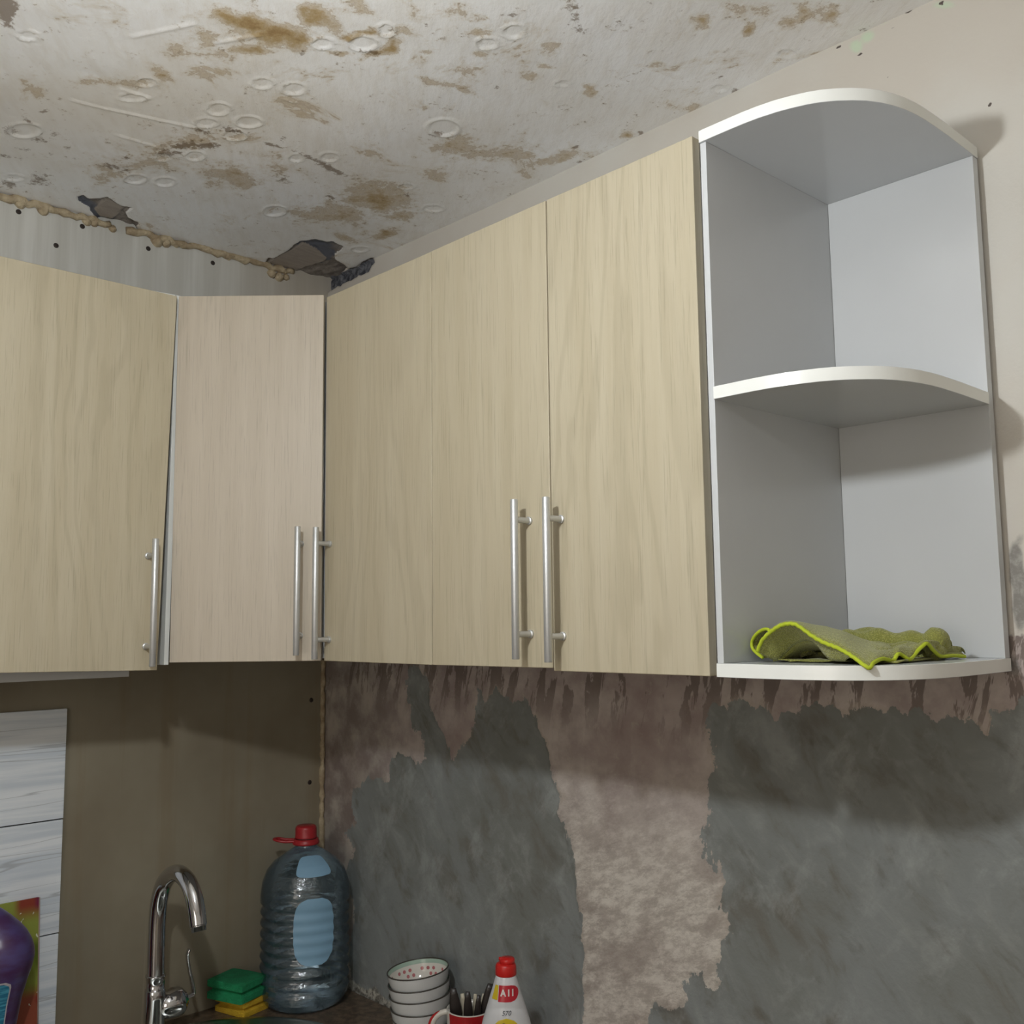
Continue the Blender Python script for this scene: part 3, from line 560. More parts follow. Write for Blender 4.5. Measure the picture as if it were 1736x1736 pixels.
ROLL = [(1.4368,-0.1,0.043),(1.4499,-0.1,0.044),(1.4711,-0.1,0.0431),(1.4918,-0.1,0.0422),(1.512,-0.1,0.0404),(1.5318,-0.1,0.0392),(1.5493,-0.1,0.0396),(1.5609,-0.1,0.0425),(1.5673,-0.095,0.0434),(1.5665,-0.09,0.0339),(1.5628,-0.085,0.0243)]
HUMP = [(1.4253,-0.07,0.0454),(1.4388,-0.07,0.0505),(1.4564,-0.07,0.0536),(1.4692,-0.07,0.0545),(1.4796,-0.07,0.0505)]
CURL = [(1.4426,-0.285,0.053),(1.435,-0.28,0.0566),(1.4244,-0.275,0.0556),(1.4123,-0.27,0.05),(1.4028,-0.265,0.0414),(1.4029,-0.265,0.033),(1.4091,-0.265,0.0266),(1.4207,-0.27,0.0214)]
def towel():
    def micro(name, a, bb):
        m, nt, b = new_mat(name); h = NT(nt); v = h.coord()
        vo = h.n('ShaderNodeTexVoronoi'); h.link(v, vo.inputs['Vector']); vo.inputs['Scale'].default_value = 520
        n = h.noise(v, 30, 4)
        c = h.mix(h.ramp(n, .3, .7), a, bb); c = h.mix(h.ramp(vo.outputs[0], .1, .6), c, tuple(x * .72 for x in a))
        h.link(c, b.inputs['Base Color']); b.inputs['Roughness'].default_value = .95; b.inputs['Specular IOR Level'].default_value = .1
        b.inputs['Sheen Weight'].default_value = .3
        h.link(h.bump(vo.outputs[0], .9, .0012), b.inputs['Normal']); return m
    mt = micro('microfibre', srgb(158, 160, 84), srgb(176, 176, 104)); mh = plain('hem_thread', srgb(184, 200, 40), .7, var=.05, bump=.4, bscale=900)
    hem = smooth_path(HEM, 6); n = len(hem)
    def resample(pts, m):
        P = smooth_path(pts, 10); d = [0]
        for i in range(1, len(P)): d.append(d[-1] + (P[i] - P[i - 1]).length)
        out = []; j = 0
        for k in range(m):
            t = d[-1] * k / (m - 1)
            while j < len(d) - 2 and d[j + 1] < t: j += 1
            f = (t - d[j]) / max(1e-9, d[j + 1] - d[j]); out.append(P[j].lerp(P[j + 1], min(1, f)))
        return out
    ridge = smooth_path(RIDGE, 6); mb = MB()
    def loft(rows):
        k = len(rows); m = len(rows[0]); v = [p for r in rows for p in r]
        mb.add(v, [(i * m + j, i * m + j + 1, (i + 1) * m + j + 1, (i + 1) * m + j) for i in range(k - 1) for j in range(m - 1)])
    def bow(A, B, k, up):
        rows = []
        for i in range(k + 1):
            t = i / k; rows.append([a.lerp(b_, t) + Vector((0, 0, up * 4 * t * (1 - t))) for a, b_ in zip(A, B)])
        return rows
    F0 = .0172
    # front flap: hem up to the ridge, then down behind to the shelf
    back = []
    for i, p in enumerate(ridge):
        q = Vector(p); q.y += .055 + .02 * sin(i * .23); q.z = F0 + .004 + .003 * sin(i * .31); q.x = min(max(q.x, 1.408), 1.59); q.y = min(q.y, -.03); back.append(q)
    rows = bow(hem, ridge, 5, .0035) + bow(ridge, back, 8, .008)[1:]
    for r in rows:
        for p in r: p.z += .0008 * noise.noise(p * 120)
    for r in rows[5:]:
        for p in r: p.z = max(p.z, F0); p.x = max(p.x, 1.4045)
    loft(rows)
    # turned-under left part: from the hem down round the arch
    m = 60; ul = resample([tuple(p) for p in HEM[:10]], m); un = resample(UNDER, m)
    loft(bow(ul, un, 7, .002))
    cave = [Vector((p.x - .012, min(p.y + .06, -.1), max(F0, p.z * .55 + .004))) for p in un]
    loft(bow(un, cave, 4, .0)); loft([cave, [Vector((p.x, p.y + .012, F0)) for p in cave]])
    # curled corner at the left
    cu = resample(CURL, 40)
    loft([[p + Vector((k * .002, k * .009, 0)) for p in cu] for k in range(4)])
    # rolled fold behind, with a second hump
    rl = smooth_path(ROLL, 8); R = [.0085 + .003 * min(1, i / 20) + .002 * sin(i * .35) for i in range(len(rl))]
    for i in range(len(rl)): rl[i].z = max(rl[i].z - .004, .031)
    for i in range(12): R[-1 - i] = max(.004, R[-1 - i] - .0003 * (12 - i))
    mb.tube(rl, R, 16, flat=1.25)
    rl2 = [Vector((p.x, p.y - .012, .026)) for p in rl]
    mb.tube(rl2, [r * .95 for r in R], 14)
    hp = smooth_path(HUMP, 8); mb.tube([p - Vector((0, 0, .012)) for p in hp], [.008 + .006 * sin(pi * i / (len(hp) - 1)) for i in range(len(hp))], 14)
    # ground sheet lying under the folds
    sh = []
    for j in range(9):
        sh.append([Vector((1.43 + .145 * i / 20 - .010 * j / 8, -.262 + .207 * j / 8 + .03 * i / 20, F0 + .006 * abs(noise.noise(Vector((i * .35, j * .6, 3)))))) for i in range(21)])
    loft(sh)
    o = mb.obj('cleaning_cloth', mt, smooth=True)
    tag(o, 'crumpled yellow-green microfibre cloth with bright hem on the bottom shelf of the white unit', 'cloth')
    sol = o.modifiers.new('thick', 'SOLIDIFY'); sol.thickness = .0016; sol.offset = 0
    loc = o.location
    hb = MB(); hp_ = [Vector(p) for p in hem]
    for p in hp_: p.z += .0006 * sin(p.x * 900)
    hb.tube(hp_, .0023, 10); hb.tube([p + Vector((0, 0, 0)) for p in cu], .0021, 10)
    ho = hb.obj('hem', mh, o, smooth=True); ho['label'] = 'bright lime stitched hem'
towel()

# ------------------------------------------------------------------ worktop with a round steel sink
SK = (.335, -.43)
def worktop():
    m, nt, b = new_mat('dark_worktop'); h = NT(nt); v = h.coord()
    c = h.mix(h.ramp(h.noise(v, 60, 5, .7), .35, .65), srgb(76, 62, 52), srgb(118, 102, 84))
    c = h.mix(h.ramp(h.noise(v, 25, 4), .5, .75), c, srgb(82, 72, 60))
    h.link(c, b.inputs['Base Color']); b.inputs['Roughness'].default_value = .38
    zt, zb = -.763, -.801
    bm = bmesh.new(); outer = [(.002, -.001), (.002, -2.2), (.6, -2.2), (.6, -.6), (1.75, -.6), (1.75, -.001)]
    lo = [bm.verts.new((x, y, zt)) for x, y in outer]; n = 64
    ci = [bm.verts.new((SK[0] + .2625 * cos(2 * pi * k / n), SK[1] + .2625 * sin(2 * pi * k / n), zt)) for k in range(n)]
    ed = [bm.edges.new((lo[i], lo[(i + 1) % 6])) for i in range(6)] + [bm.edges.new((ci[i], ci[(i + 1) % n])) for i in range(n)]
    bmesh.ops.triangle_fill(bm, edges=ed, use_beauty=True)
    for f in list(bm.faces):
        cc = f.calc_center_median()
        if math.hypot(cc.x - SK[0], cc.y - SK[1]) < .262: bm.faces.remove(f)
    r = bmesh.ops.extrude_face_region(bm, geom=bm.faces[:])
    for q in r['geom']:
        if isinstance(q, bmesh.types.BMVert): q.co.z = zb
    bm.verts.index_update()
    o = obj('worktop', [tuple(q.co) for q in bm.verts], [tuple(w.index for w in f.verts) for f in bm.faces], m); bm.free()
    tag(o, 'dark brown mottled worktop running round the corner under the cabinets', 'worktop')
    t = thing('sink', 'round stainless steel sink set in the dark worktop, at the bottom edge', 'sink', (SK[0], SK[1], -.763))
    prof = [(.284, .0002), (.286, .003), (.283, .0055), (.278, .0065), (.270, .005), (.262, .0015), (.192, -.0015), (.186, -.006), (.182, -.020), (.176, -.13), (.160, -.148), (.03, -.152),
            (.03, -.154), (.162, -.150), (.179, -.131), (.185, -.02), (.190, -.008), (.256, -.002), (.262, .0002)]
    o = MB(); o.lathe([(r, z) for r, z in prof], (SK[0], SK[1], -.763), 96, closed=True)
    o.obj('sink_bowl', M['steel'], t, smooth=True)
    MB().lathe([(.0, -.149), (.028, -.149), (.034, -.1505), (.034, -.1515), (.0, -.1515)], (SK[0], SK[1], -.763), 32).obj('drain', M['chrome'], t, smooth=True)
worktop()

# ------------------------------------------------------------------ chrome tap
def tap():
    t = thing('tap', 'tall chrome swan-neck kitchen tap beside the sink', 'tap', (.106, -.45, -.763))
    K = -.763
    MB().lathe([(0, .0), (.028, .0), (.028, .004), (.0225, .010), (.0212, .020), (.0200, .09), (.0200, .106), (.0190, .108), (0, .108)], (.106, -.45, K + .0022), 40).obj('body', M['chrome'], t, smooth=True)
    MB().lathe([(0, .1075), (.0195, .1075), (.0195, .1095), (.0180, .1105), (.0180, .133), (.0197, .134), (.0197, .137), (.0165, .138), (0, .138)], (.106, -.45, K), 40).obj('collar', M['chrome'], t, smooth=True)
    path = smooth_path([(.106, -.45, K + .13), (.106, -.45, K + .19), (.1075, -.45, K + .245), (.114, -.45, K + .282), (.131, -.45, K + .315), (.160, -.45, K + .338), (.198, -.45, K + .349), (.236, -.45, K + .341), (.262, -.45, K + .320), (.277, -.45, K + .294), (.286, -.45, K + .268)], 10)
    mb = MB(); mb.tube(path, [.0172 - .0012 * i / len(path) for i in range(len(path))], 28, caps=True)
    mb.obj('spout', M['chrome'], t, smooth=True)
    e = path[-1]; dd = (path[-1] - path[-3]).normalized()
    MB().tube([e, e + dd * .002, e + dd * .0021, e + dd * .010], [.0145, .0145, .0138, .0138], 24).obj('aerator', M['chrome'], t, smooth=True)
    # valve housing out to the side, and the bent lever
    hb = MB(); hb.tube([(.106, -.445, K + .070), (.106, -.425, K + .072), (.106, -.408, K + .074), (.106, -.398, K + .075), (.106, -.392, K + .0755), (.106, -.390, K + .0757), (.106, -.386, K + .076)], [.020, .026, .0290, .0275, .023, .016, .0155], 32)
    hb.obj('valve_housing', M['chrome'], t, smooth=True)
    lv = smooth_path([(.106, -.390, K + .076), (.106, -.374, K + .0785), (.106, -.369, K + .080), (.106, -.370, K + .092), (.107, -.375, K + .112), (.109, -.3815, K + .136), (.110, -.385, K + .155), (.111, -.3855, K + .165), (.112, -.383, K + .172)], 8)
    mb = MB(); m = len(lv); mb.tube(lv, [.0085 if i < 14 else .0070 - .002 * (i - 14) / (m - 14) for i in range(m)], 16, flat=.55, up=(0, 1, 0))
    mb.obj('lever', M['chrome'], t, smooth=True)
tap()

# ------------------------------------------------------------------ scouring sponges
def sponge(label, cx, cy, z0, ang, L, W, H, col, dark, name):
    m, nt, b = new_mat(name); h = NT(nt); v = h.coord()
    vo = h.n('ShaderNodeTexVoronoi'); h.link(v, vo.inputs['Vector']); vo.inputs['Scale'].default_value = 420
    c = h.mix(h.ramp(h.noise(v, 40, 4), .3, .7), dark, col); h.link(c, b.inputs['Base Color']); b.inputs['Roughness'].default_value = .95
    h.link(h.bump(vo.outputs[0], .7, .0015), b.inputs['Normal'])
    rows = [(0, 0, .002), (.03, 0, 0), (.34, 0, 0), (.43, .006, 0), (.5, .0085, 0), (.57, .006, 0), (.66, 0, 0), (.97, 0, 0), (1, 0, .002)]
    mb = MB(); n = 44; vs = []
    for t, ins, rd in rows:
        for k in range(n):
            a = 2 * pi * k / n; ca, sa = cos(a), sin(a); e = .12
            x = (L / 2 - ins - rd) * math.copysign(abs(ca) ** e, ca); y = (W / 2 - ins - rd) * math.copysign(abs(sa) ** e, sa)
            bend = .0015 * cos(x / L * 3)
            vs.append((cx + x * cos(ang) - y * sin(ang), cy + x * sin(ang) + y * cos(ang), z0 + H * t + bend * t))
    f = []
    for i in range(len(rows) - 1):
        for k in range(n): f.append((i * n + k, i * n + (k + 1) % n, (i + 1) * n + (k + 1) % n, (i + 1) * n + k))
    f += [tuple(range(n))[::-1], tuple((len(rows) - 1) * n + k for k in range(n))]
    o = obj('sponge', vs, f, m, smooth=True, bevel=0); o.modifiers.new('split', 'EDGE_SPLIT').split_angle = radians(50)
    tag(o, label, 'sponge', None)
sponge('yellow grooved kitchen sponge lying on the worktop under the green one', .057, -.232, -.763, radians(14), .092, .074, .032, srgb(214, 178, 48), srgb(188, 150, 34), 'yellow_foam')
sponge('green grooved kitchen sponge lying askew on top of the yellow one', .061, -.247, -.7298, radians(20), .098, .082, .039, srgb(28, 142, 92), srgb(20, 118, 74), 'green_foam')

# ------------------------------------------------------------------ big water bottle
def water_bottle():
    cx, cy, K = .113, -.110, -.763
    t = thing('water_bottle', 'large empty blue-tinted plastic water bottle with red cap in the room corner', 'bottle', (cx, cy, K))
    m, nt, b = new_mat('blue_tinted_plastic'); h = NT(nt)
    nt.nodes.remove(b); out = [n for n in nt.nodes if n.type == 'OUTPUT_MATERIAL'][0]
    tr = h.n('ShaderNodeBsdfTransparent'); tr.inputs[0].default_value = (.70, .79, .84, 1)
    gl = h.n('ShaderNodeBsdfGlossy'); gl.inputs['Roughness'].default_value = .12; gl.inputs[0].default_value = (.9, .95, 1, 1)
    df = h.n('ShaderNodeBsdfDiffuse'); df.inputs[0].default_value = srgb(120, 150, 168) + (1,)
    fr = h.n('ShaderNodeFresnel'); fr.inputs[0].default_value = 1.5
    v = h.coord(); nb = h.bump(h.noise(h.coord((1, 1, 2.2)), 55, 3), .55, .005)
    h.link(nb, gl.inputs['Normal']); h.link(nb, fr.inputs['Normal'])
    m1 = h.n('ShaderNodeMixShader'); m1.inputs[0].default_value = .10; h.link(tr.outputs[0], m1.inputs[1]); h.link(df.outputs[0], m1.inputs[2])
    m2 = h.n('ShaderNodeMixShader'); h.link(h.math('MAXIMUM', fr.outputs[0], .12), m2.inputs[0]); h.link(m1.outputs[0], m2.inputs[1]); h.link(gl.outputs[0], m2.inputs[2])
    h.link(m2.outputs[0], out.inputs[0])
    def R(z):
        P = [(0, .072), (.006, .084), (.02, .094), (.04, .098), (.235, .098), (.262, .094), (.285, .085), (.303, .070), (.318, .050), (.328, .034), (.334, .0235), (.352, .0225)]
        for (a, ra), (b_, rb) in zip(P, P[1:]):
            if z <= b_: q = (z - a) / (b_ - a); q = q * q * (3 - 2 * q) if b_ - a < .05 and a > 1 else q; return ra + (rb - ra) * q
        return P[-1][1]
    def rib(z):
        if .035 < z < .22: return .0027 * cos((z - .035) / .0235 * 2 * pi) - .0027
        return 0
    zs = [i * .0025 for i in range(0, 142)]
    prof = [(0, .008)] + [(.05, .002)] + [(R(z), z) for z in zs]
    ml = MB().lathe([(r, z) for r, z in prof], (cx, cy, K), 72, mod=lambda a, r, z: r + (rib(z) if z > .03 else 0) + (.0012 * abs(sin(6 * a)) if z > .24 and z < .31 else 0))
    f = [q for q in ml.f if len(q) == 4]; o = obj('bottle_body', ml.v, f, m, t, smooth=True)
    red = plain('red_plastic', srgb(168, 38, 44), .38)
    n = 60
    MB().lathe([(0, .3795), (.020, .3795), (.0225, .377), (.0235, .373), (.0235, .358), (.0245, .356), (.0245, .3535), (.0225, .3525), (0, .3525)], (cx, cy, K), n, mod=lambda a, r, z: r * (1 + (.012 * cos(30 * a) if .357 < z < .375 else 0))).obj('cap', red, t, smooth=True)
    hb = MB().lathe([(.0232, .352), (.0275, .351), (.0280, .347), (.0300, .344), (.0300, .340), (.0240, .3385), (.0238, .345)], (cx, cy, K), n, closed=True)
    # the folding carrying loop points to the left along the wall
    d = Vector((-.62, -.78, 0)).normalized(); s = Vector((-d.y, d.x, 0)); c0 = Vector((cx, cy, K + .347))
    lp = [c0 + d * .024 + s * .010, c0 + d * .045 + s * .0125, c0 + d * .062 + s * .011 + Vector((0, 0, .003)), c0 + d * .071 + Vector((0, 0, .004)), c0 + d * .062 - s * .011 + Vector((0, 0, .003)), c0 + d * .045 - s * .0125, c0 + d * .024 - s * .010]
    hb.tube(smooth_path(lp, 6), .0032, 10)
    hb.obj('carrying_loop', red, t, smooth=True)
    lab = plain('pale_blue_label', srgb(136, 176, 204), .45, var=.03)
    def patch(name, a0, z0, z1, hw, pw):
        nu, nv = 28, 28; vs = []; mid = (z0 + z1) / 2; hh = (z1 - z0) / 2
        for i in range(nv + 1):
            z = z0 + (z1 - z0) * i / nv; q = abs((z - mid) / hh); w = hw * max(.0, 1 - q ** pw) ** (1 / pw)
            if i in (0, nv): w = hw * .35
            for j in range(nu + 1):
                a = a0 + w * (2 * j / nu - 1); rr = R(z) + rib(z) * .5 + .0016
                vs.append((cx + rr * cos(a), cy + rr * sin(a), K + z))
        fs = [(i * (nu + 1) + j, i * (nu + 1) + j + 1, (i + 1) * (nu + 1) + j + 1, (i + 1) * (nu + 1) + j) for i in range(nv) for j in range(nu)]
        q = obj(name, vs, fs, lab, t, smooth=True); q['label'] = 'pale blue blank label'; return q
    patch('label', radians(-44 + 24), .105, .243, .46, 3.2)
    patch('neck_label', radians(-44 + 26), .285, .322, .50, 5)
water_bottle()

# ------------------------------------------------------------------ stacked bowls
RV = Vector((.688, .725, 0)); NV = Vector((.725, -.688, 0))      # along and towards the viewer, for turning things on the counter
def bowl_prof(): return [(0, .0), (.026, .0), (.028, .0015), (.030, .004), (.046, .012), (.0535, .022), (.0580, .036), (.0608, .050), (.0618, .0555)]
def make_bowls():
    # outside glaze, dark rim, dotted inside
    inn, nt, b = new_mat('dotted_glaze'); h = NT(nt); xyz = h.sep(h.coord())
    ang = h.math('DIVIDE', h.math('ARCTAN2', xyz[1], xyz[0]), 2 * pi)
    col = srgb(226, 222, 214)
    base = h.mix(h.ramp(xyz[2], .0470, .0480), col, srgb(168, 192, 178))
    def row(k, z, rx, rz, off, keep):
        t = h.math('ADD', h.math('MULTIPLY', ang, k), off); fr_ = h.math('SUBTRACT', h.math('FRACT', t), .5)
        cell = h.math('MODULO', h.math('ADD', h.math('FLOOR', t), 400.), 4.)
        kk = h.math('LESS_THAN', cell, keep)
        d = h.math('SQRT', h.math('ADD', h.math('POWER', h.math('DIVIDE', fr_, rx), 2), h.math('POWER', h.math('DIVIDE', h.math('SUBTRACT', xyz[2], z), rz), 2)))
        return h.math('MULTIPLY', h.ramp(d, 1.1, .85), kk)
    dots = h.math('MAXIMUM', row(28, .0385, .28, .0034, .0, 2.5), row(28, .0285, .28, .0034, .5, 1.5))
    h.link(h.mix(dots, base, srgb(190, 118, 120)), b.inputs['Base Color']); b.inputs['Roughness'].default_value = .12
    outm = plain('white_glaze', srgb(222, 224, 224), .18, var=.02)
    rim = plain('dark_rim', srgb(70, 66, 60), .3)
    def bowl(label, c, z, tilt, group, mats, s=1.0):
        t = thing('bowl', label, 'bowl', (c[0], c[1], z), group)
        t.rotation_euler = Matrix.Rotation(tilt, 3, -NV).to_euler()
        P = bowl_prof(); w = .0024
        # outer shell with fine vertical flutes
        mb = MB().lathe([(r * s, zz) for r, zz in P], (0, 0, 0), 120, mod=lambda a, r, zz: r - (.00035 * (1 + cos(60 * a)) if zz > .006 and zz < .052 else 0))
        f = [q for q in mb.f if len(q) == 4 or zz0(mb, q)]
        nf = len(mb.f)
        ip = [(max(0, (r - w)) * s, zz) for r, zz in P[5:]][::-1]; ip = [(P[-1][0] * s - .0006, P[-1][1] + .0009), (P[-1][0] * s - .0018, P[-1][1] + .0009)] + [(r, zz) for r, zz in ip] + [(.043 * s, .0145), (.028 * s, .0065), (.0, .0045)]
        mb.lathe(ip, (0, 0, 0), 120)
        o = obj('bowl_shell', mb.v, [q for q in mb.f if len(q) == 4], mats, t, world=False, smooth=True)
        for p in o.data.polygons:
            r = math.hypot(p.center.x, p.center.y)
            if p.normal.x * p.center.x + p.normal.y * p.center.y < 0 and p.center.z > .006: p.material_index = 1
        bm = bmesh.new(); bm.from_mesh(o.data); bmesh.ops.remove_doubles(bm, verts=bm.verts, dist=1e-5); bm.to_mesh(o.data); bm.free()
        rr = MB(); n = 96
        rr.tube([Vector((cos(2 * pi * k / n) * (P[-1][0] * s - .0012), sin(2 * pi * k / n) * (P[-1][0] * s - .0012), P[-1][1] + .0004)) for k in range(n + 1)], .0015, 8, caps=False)
        q = rr.obj('rim', mats[2], t, world=False, smooth=True); q['label'] = 'dark painted rim line'
        return t
    g = 'stacked white bowls on the worktop'
    c = Vector((.489, -.074)); K = -.763
    redm, nt, b = new_mat('white_glaze_red_pattern'); h = NT(nt); xyz = h.sep(h.coord())
    pat = h.math('MULTIPLY', h.ramp(xyz[2], .044, .043), h.ramp(h.noise(h.coord(), 60, 2), .44, .5))
    h.link(h.mix(pat, srgb(224, 222, 218), srgb(176, 40, 44)), b.inputs['Base Color']); b.inputs['Roughness'].default_value = .18
    bowl('white bowl with a red pattern outside, bottom of the bowl stack', c, K, radians(1), g, [redm, inn, rim], .97)
    bowl('plain white fluted bowl, second from the bottom of the stack, inside the red-patterned one', c + Vector((.001, .001)), K + .0240, radians(-3), g, [outm, inn, rim])
    bowl('plain white fluted bowl, third from the bottom of the stack, below the two topmost', c, K + .0480, radians(-4.5), g, [outm, inn, rim])
    bowl('plain white fluted bowl, directly under the topmost bowl of the stack', c - Vector((.001, .001)), K + .0690, radians(-5.5), g, [outm, inn, rim])
    bowl('white bowl with pink dots and green band inside, topmost of the stack', c - Vector((.002, .002)), K + .0925, radians(-6), g, [outm, inn, rim])
def zz0(mb, q): return True
make_bowls()

# ------------------------------------------------------------------ mug of cutlery
def mug():
    cx, cy, K = .682, -.118, -.763
    t = thing('mug', 'red and white mug holding cutlery between the bowls and the detergent bottle', 'mug', (cx, cy, K))
    wh = plain('mug_white', srgb(216, 212, 204), .2); rd = plain('mug_red', srgb(176, 34, 38), .22, var=.12, vscale=30)
    P = [(0, .0), (.034, .0), (.037, .003), (.0385, .01), (.0405, .122), (.0413, .135), (.0413, .1365), (.0388, .1365), (.038, .128), (.036, .02), (.033, .008), (0, .006)]
    mb = MB().lathe(P, (cx, cy, K), 64)
    o = obj('mug_body', mb.v, [q for q in mb.f if len(q) == 4], [wh, rd], t, smooth=True)
    NVc = NV
    for p in o.data.polygons:
        a = p.center; n_ = p.normal
        if n_.x * a.x + n_.y * a.y > 0 and .012 < a.z < .131 and math.hypot(a.x, a.y) > .037:
            if a.x * RV.x + a.y * RV.y > -.034: p.material_index = 1
    zc = K + .104; c0 = Vector((cx, cy, zc)) - RV * .036; pts = []
    for k in range(15):
        a = radians(70 + 220 * k / 14); pts.append(c0 - RV * .000 + RV * (cos(a) * .027 - .004) + Vector((0, 0, sin(a) * .026)))
    pts = [Vector((cx, cy, zc + .024)) - RV * .037] + pts[1:-1] + [Vector((cx, cy, zc - .024)) - RV * .0365]
    MB().tube(smooth_path(pts, 4), .0052, 14, flat=1.0).obj('handle', wh, t, smooth=True)
    MB().tube([p - RV * .0047 for p in smooth_path(pts, 4)[8:-8]], .0036, 12).obj('handle_stripe', rd, t, smooth=True)['label'] = 'red stripe down the back of the handle'
    dk = plain('dark_handle', srgb(44, 38, 36), .35); cr = plain('cream_handle', srgb(206, 198, 176), .4); stl = plain('dull_steel', srgb(120, 116, 110), .3, metal=.8)
    def utensil(name, label, cat, u, n_, h_, lean, kind, mat, w):
        b0 = Vector((cx, cy, K + .012)) + RV * (u * .35) + NV * (n_ * .6); tip = Vector((cx, cy, K + h_ - (.008 if kind == 'knife' else .004))) + RV * u + NV * n_ + RV * lean
        L = (tip - b0).length
        g = 'cutlery standing in the red mug'; e = thing(name, label, cat, b0, g)
        mb = MB(); N = 14; path = [b0.lerp(tip, k / N) for k in range(N + 1)]
        if kind == 'knife': mb.tube(path, [w * (.62 if k < 6 else 1) for k in range(N)] + [w * .8], 12, flat=.4, up=NV)
        else: mb.tube(path, [max(.0015, w * (.38 if k < 7 else .38 + .62 * sin(pi * (k - 6.5) / (N - 6.2)))) for k in range(N + 1)], 14, flat=.35, up=NV)
        mb.obj('grip' if kind == 'knife' else 'utensil_head', mat, e, smooth=True)
    g = utensil
    g('table_knife', 'cream-handled table knife in the mug, nearest the bowls', 'knife', -.013, -.008, .166, .0, 'knife', cr, .0042)
    g('table_knife', 'cream-handled table knife standing in the middle of the mug', 'knife', .009, -.006, .166, .002, 'knife', cr, .0036)
    g('table_knife', 'cream-handled table knife in the mug, nearest the detergent bottle', 'knife', .024, -.012, .164, .002, 'knife', cr, .0032)
    g('spoon', 'dark broad spoon in the mug, leaning towards the bowls', 'spoon', -.026, .004, .176, -.003, 'spoon', dk, .011)
    g('spoon', 'dark spoon in the mug between two cream knife handles', 'spoon', -.002, .010, .172, .0, 'spoon', dk, .0085)
    g('spoon', 'small dark spoon in the mug, beside the middle cream handle', 'spoon', .017, .012, .166, .001, 'spoon', dk, .0068)
    g('spoon', 'black ladle-like spoon in the mug, tallest, touching the detergent bottle', 'spoon', .031, .002, .182, .008, 'spoon', dk, .0115)
mug()

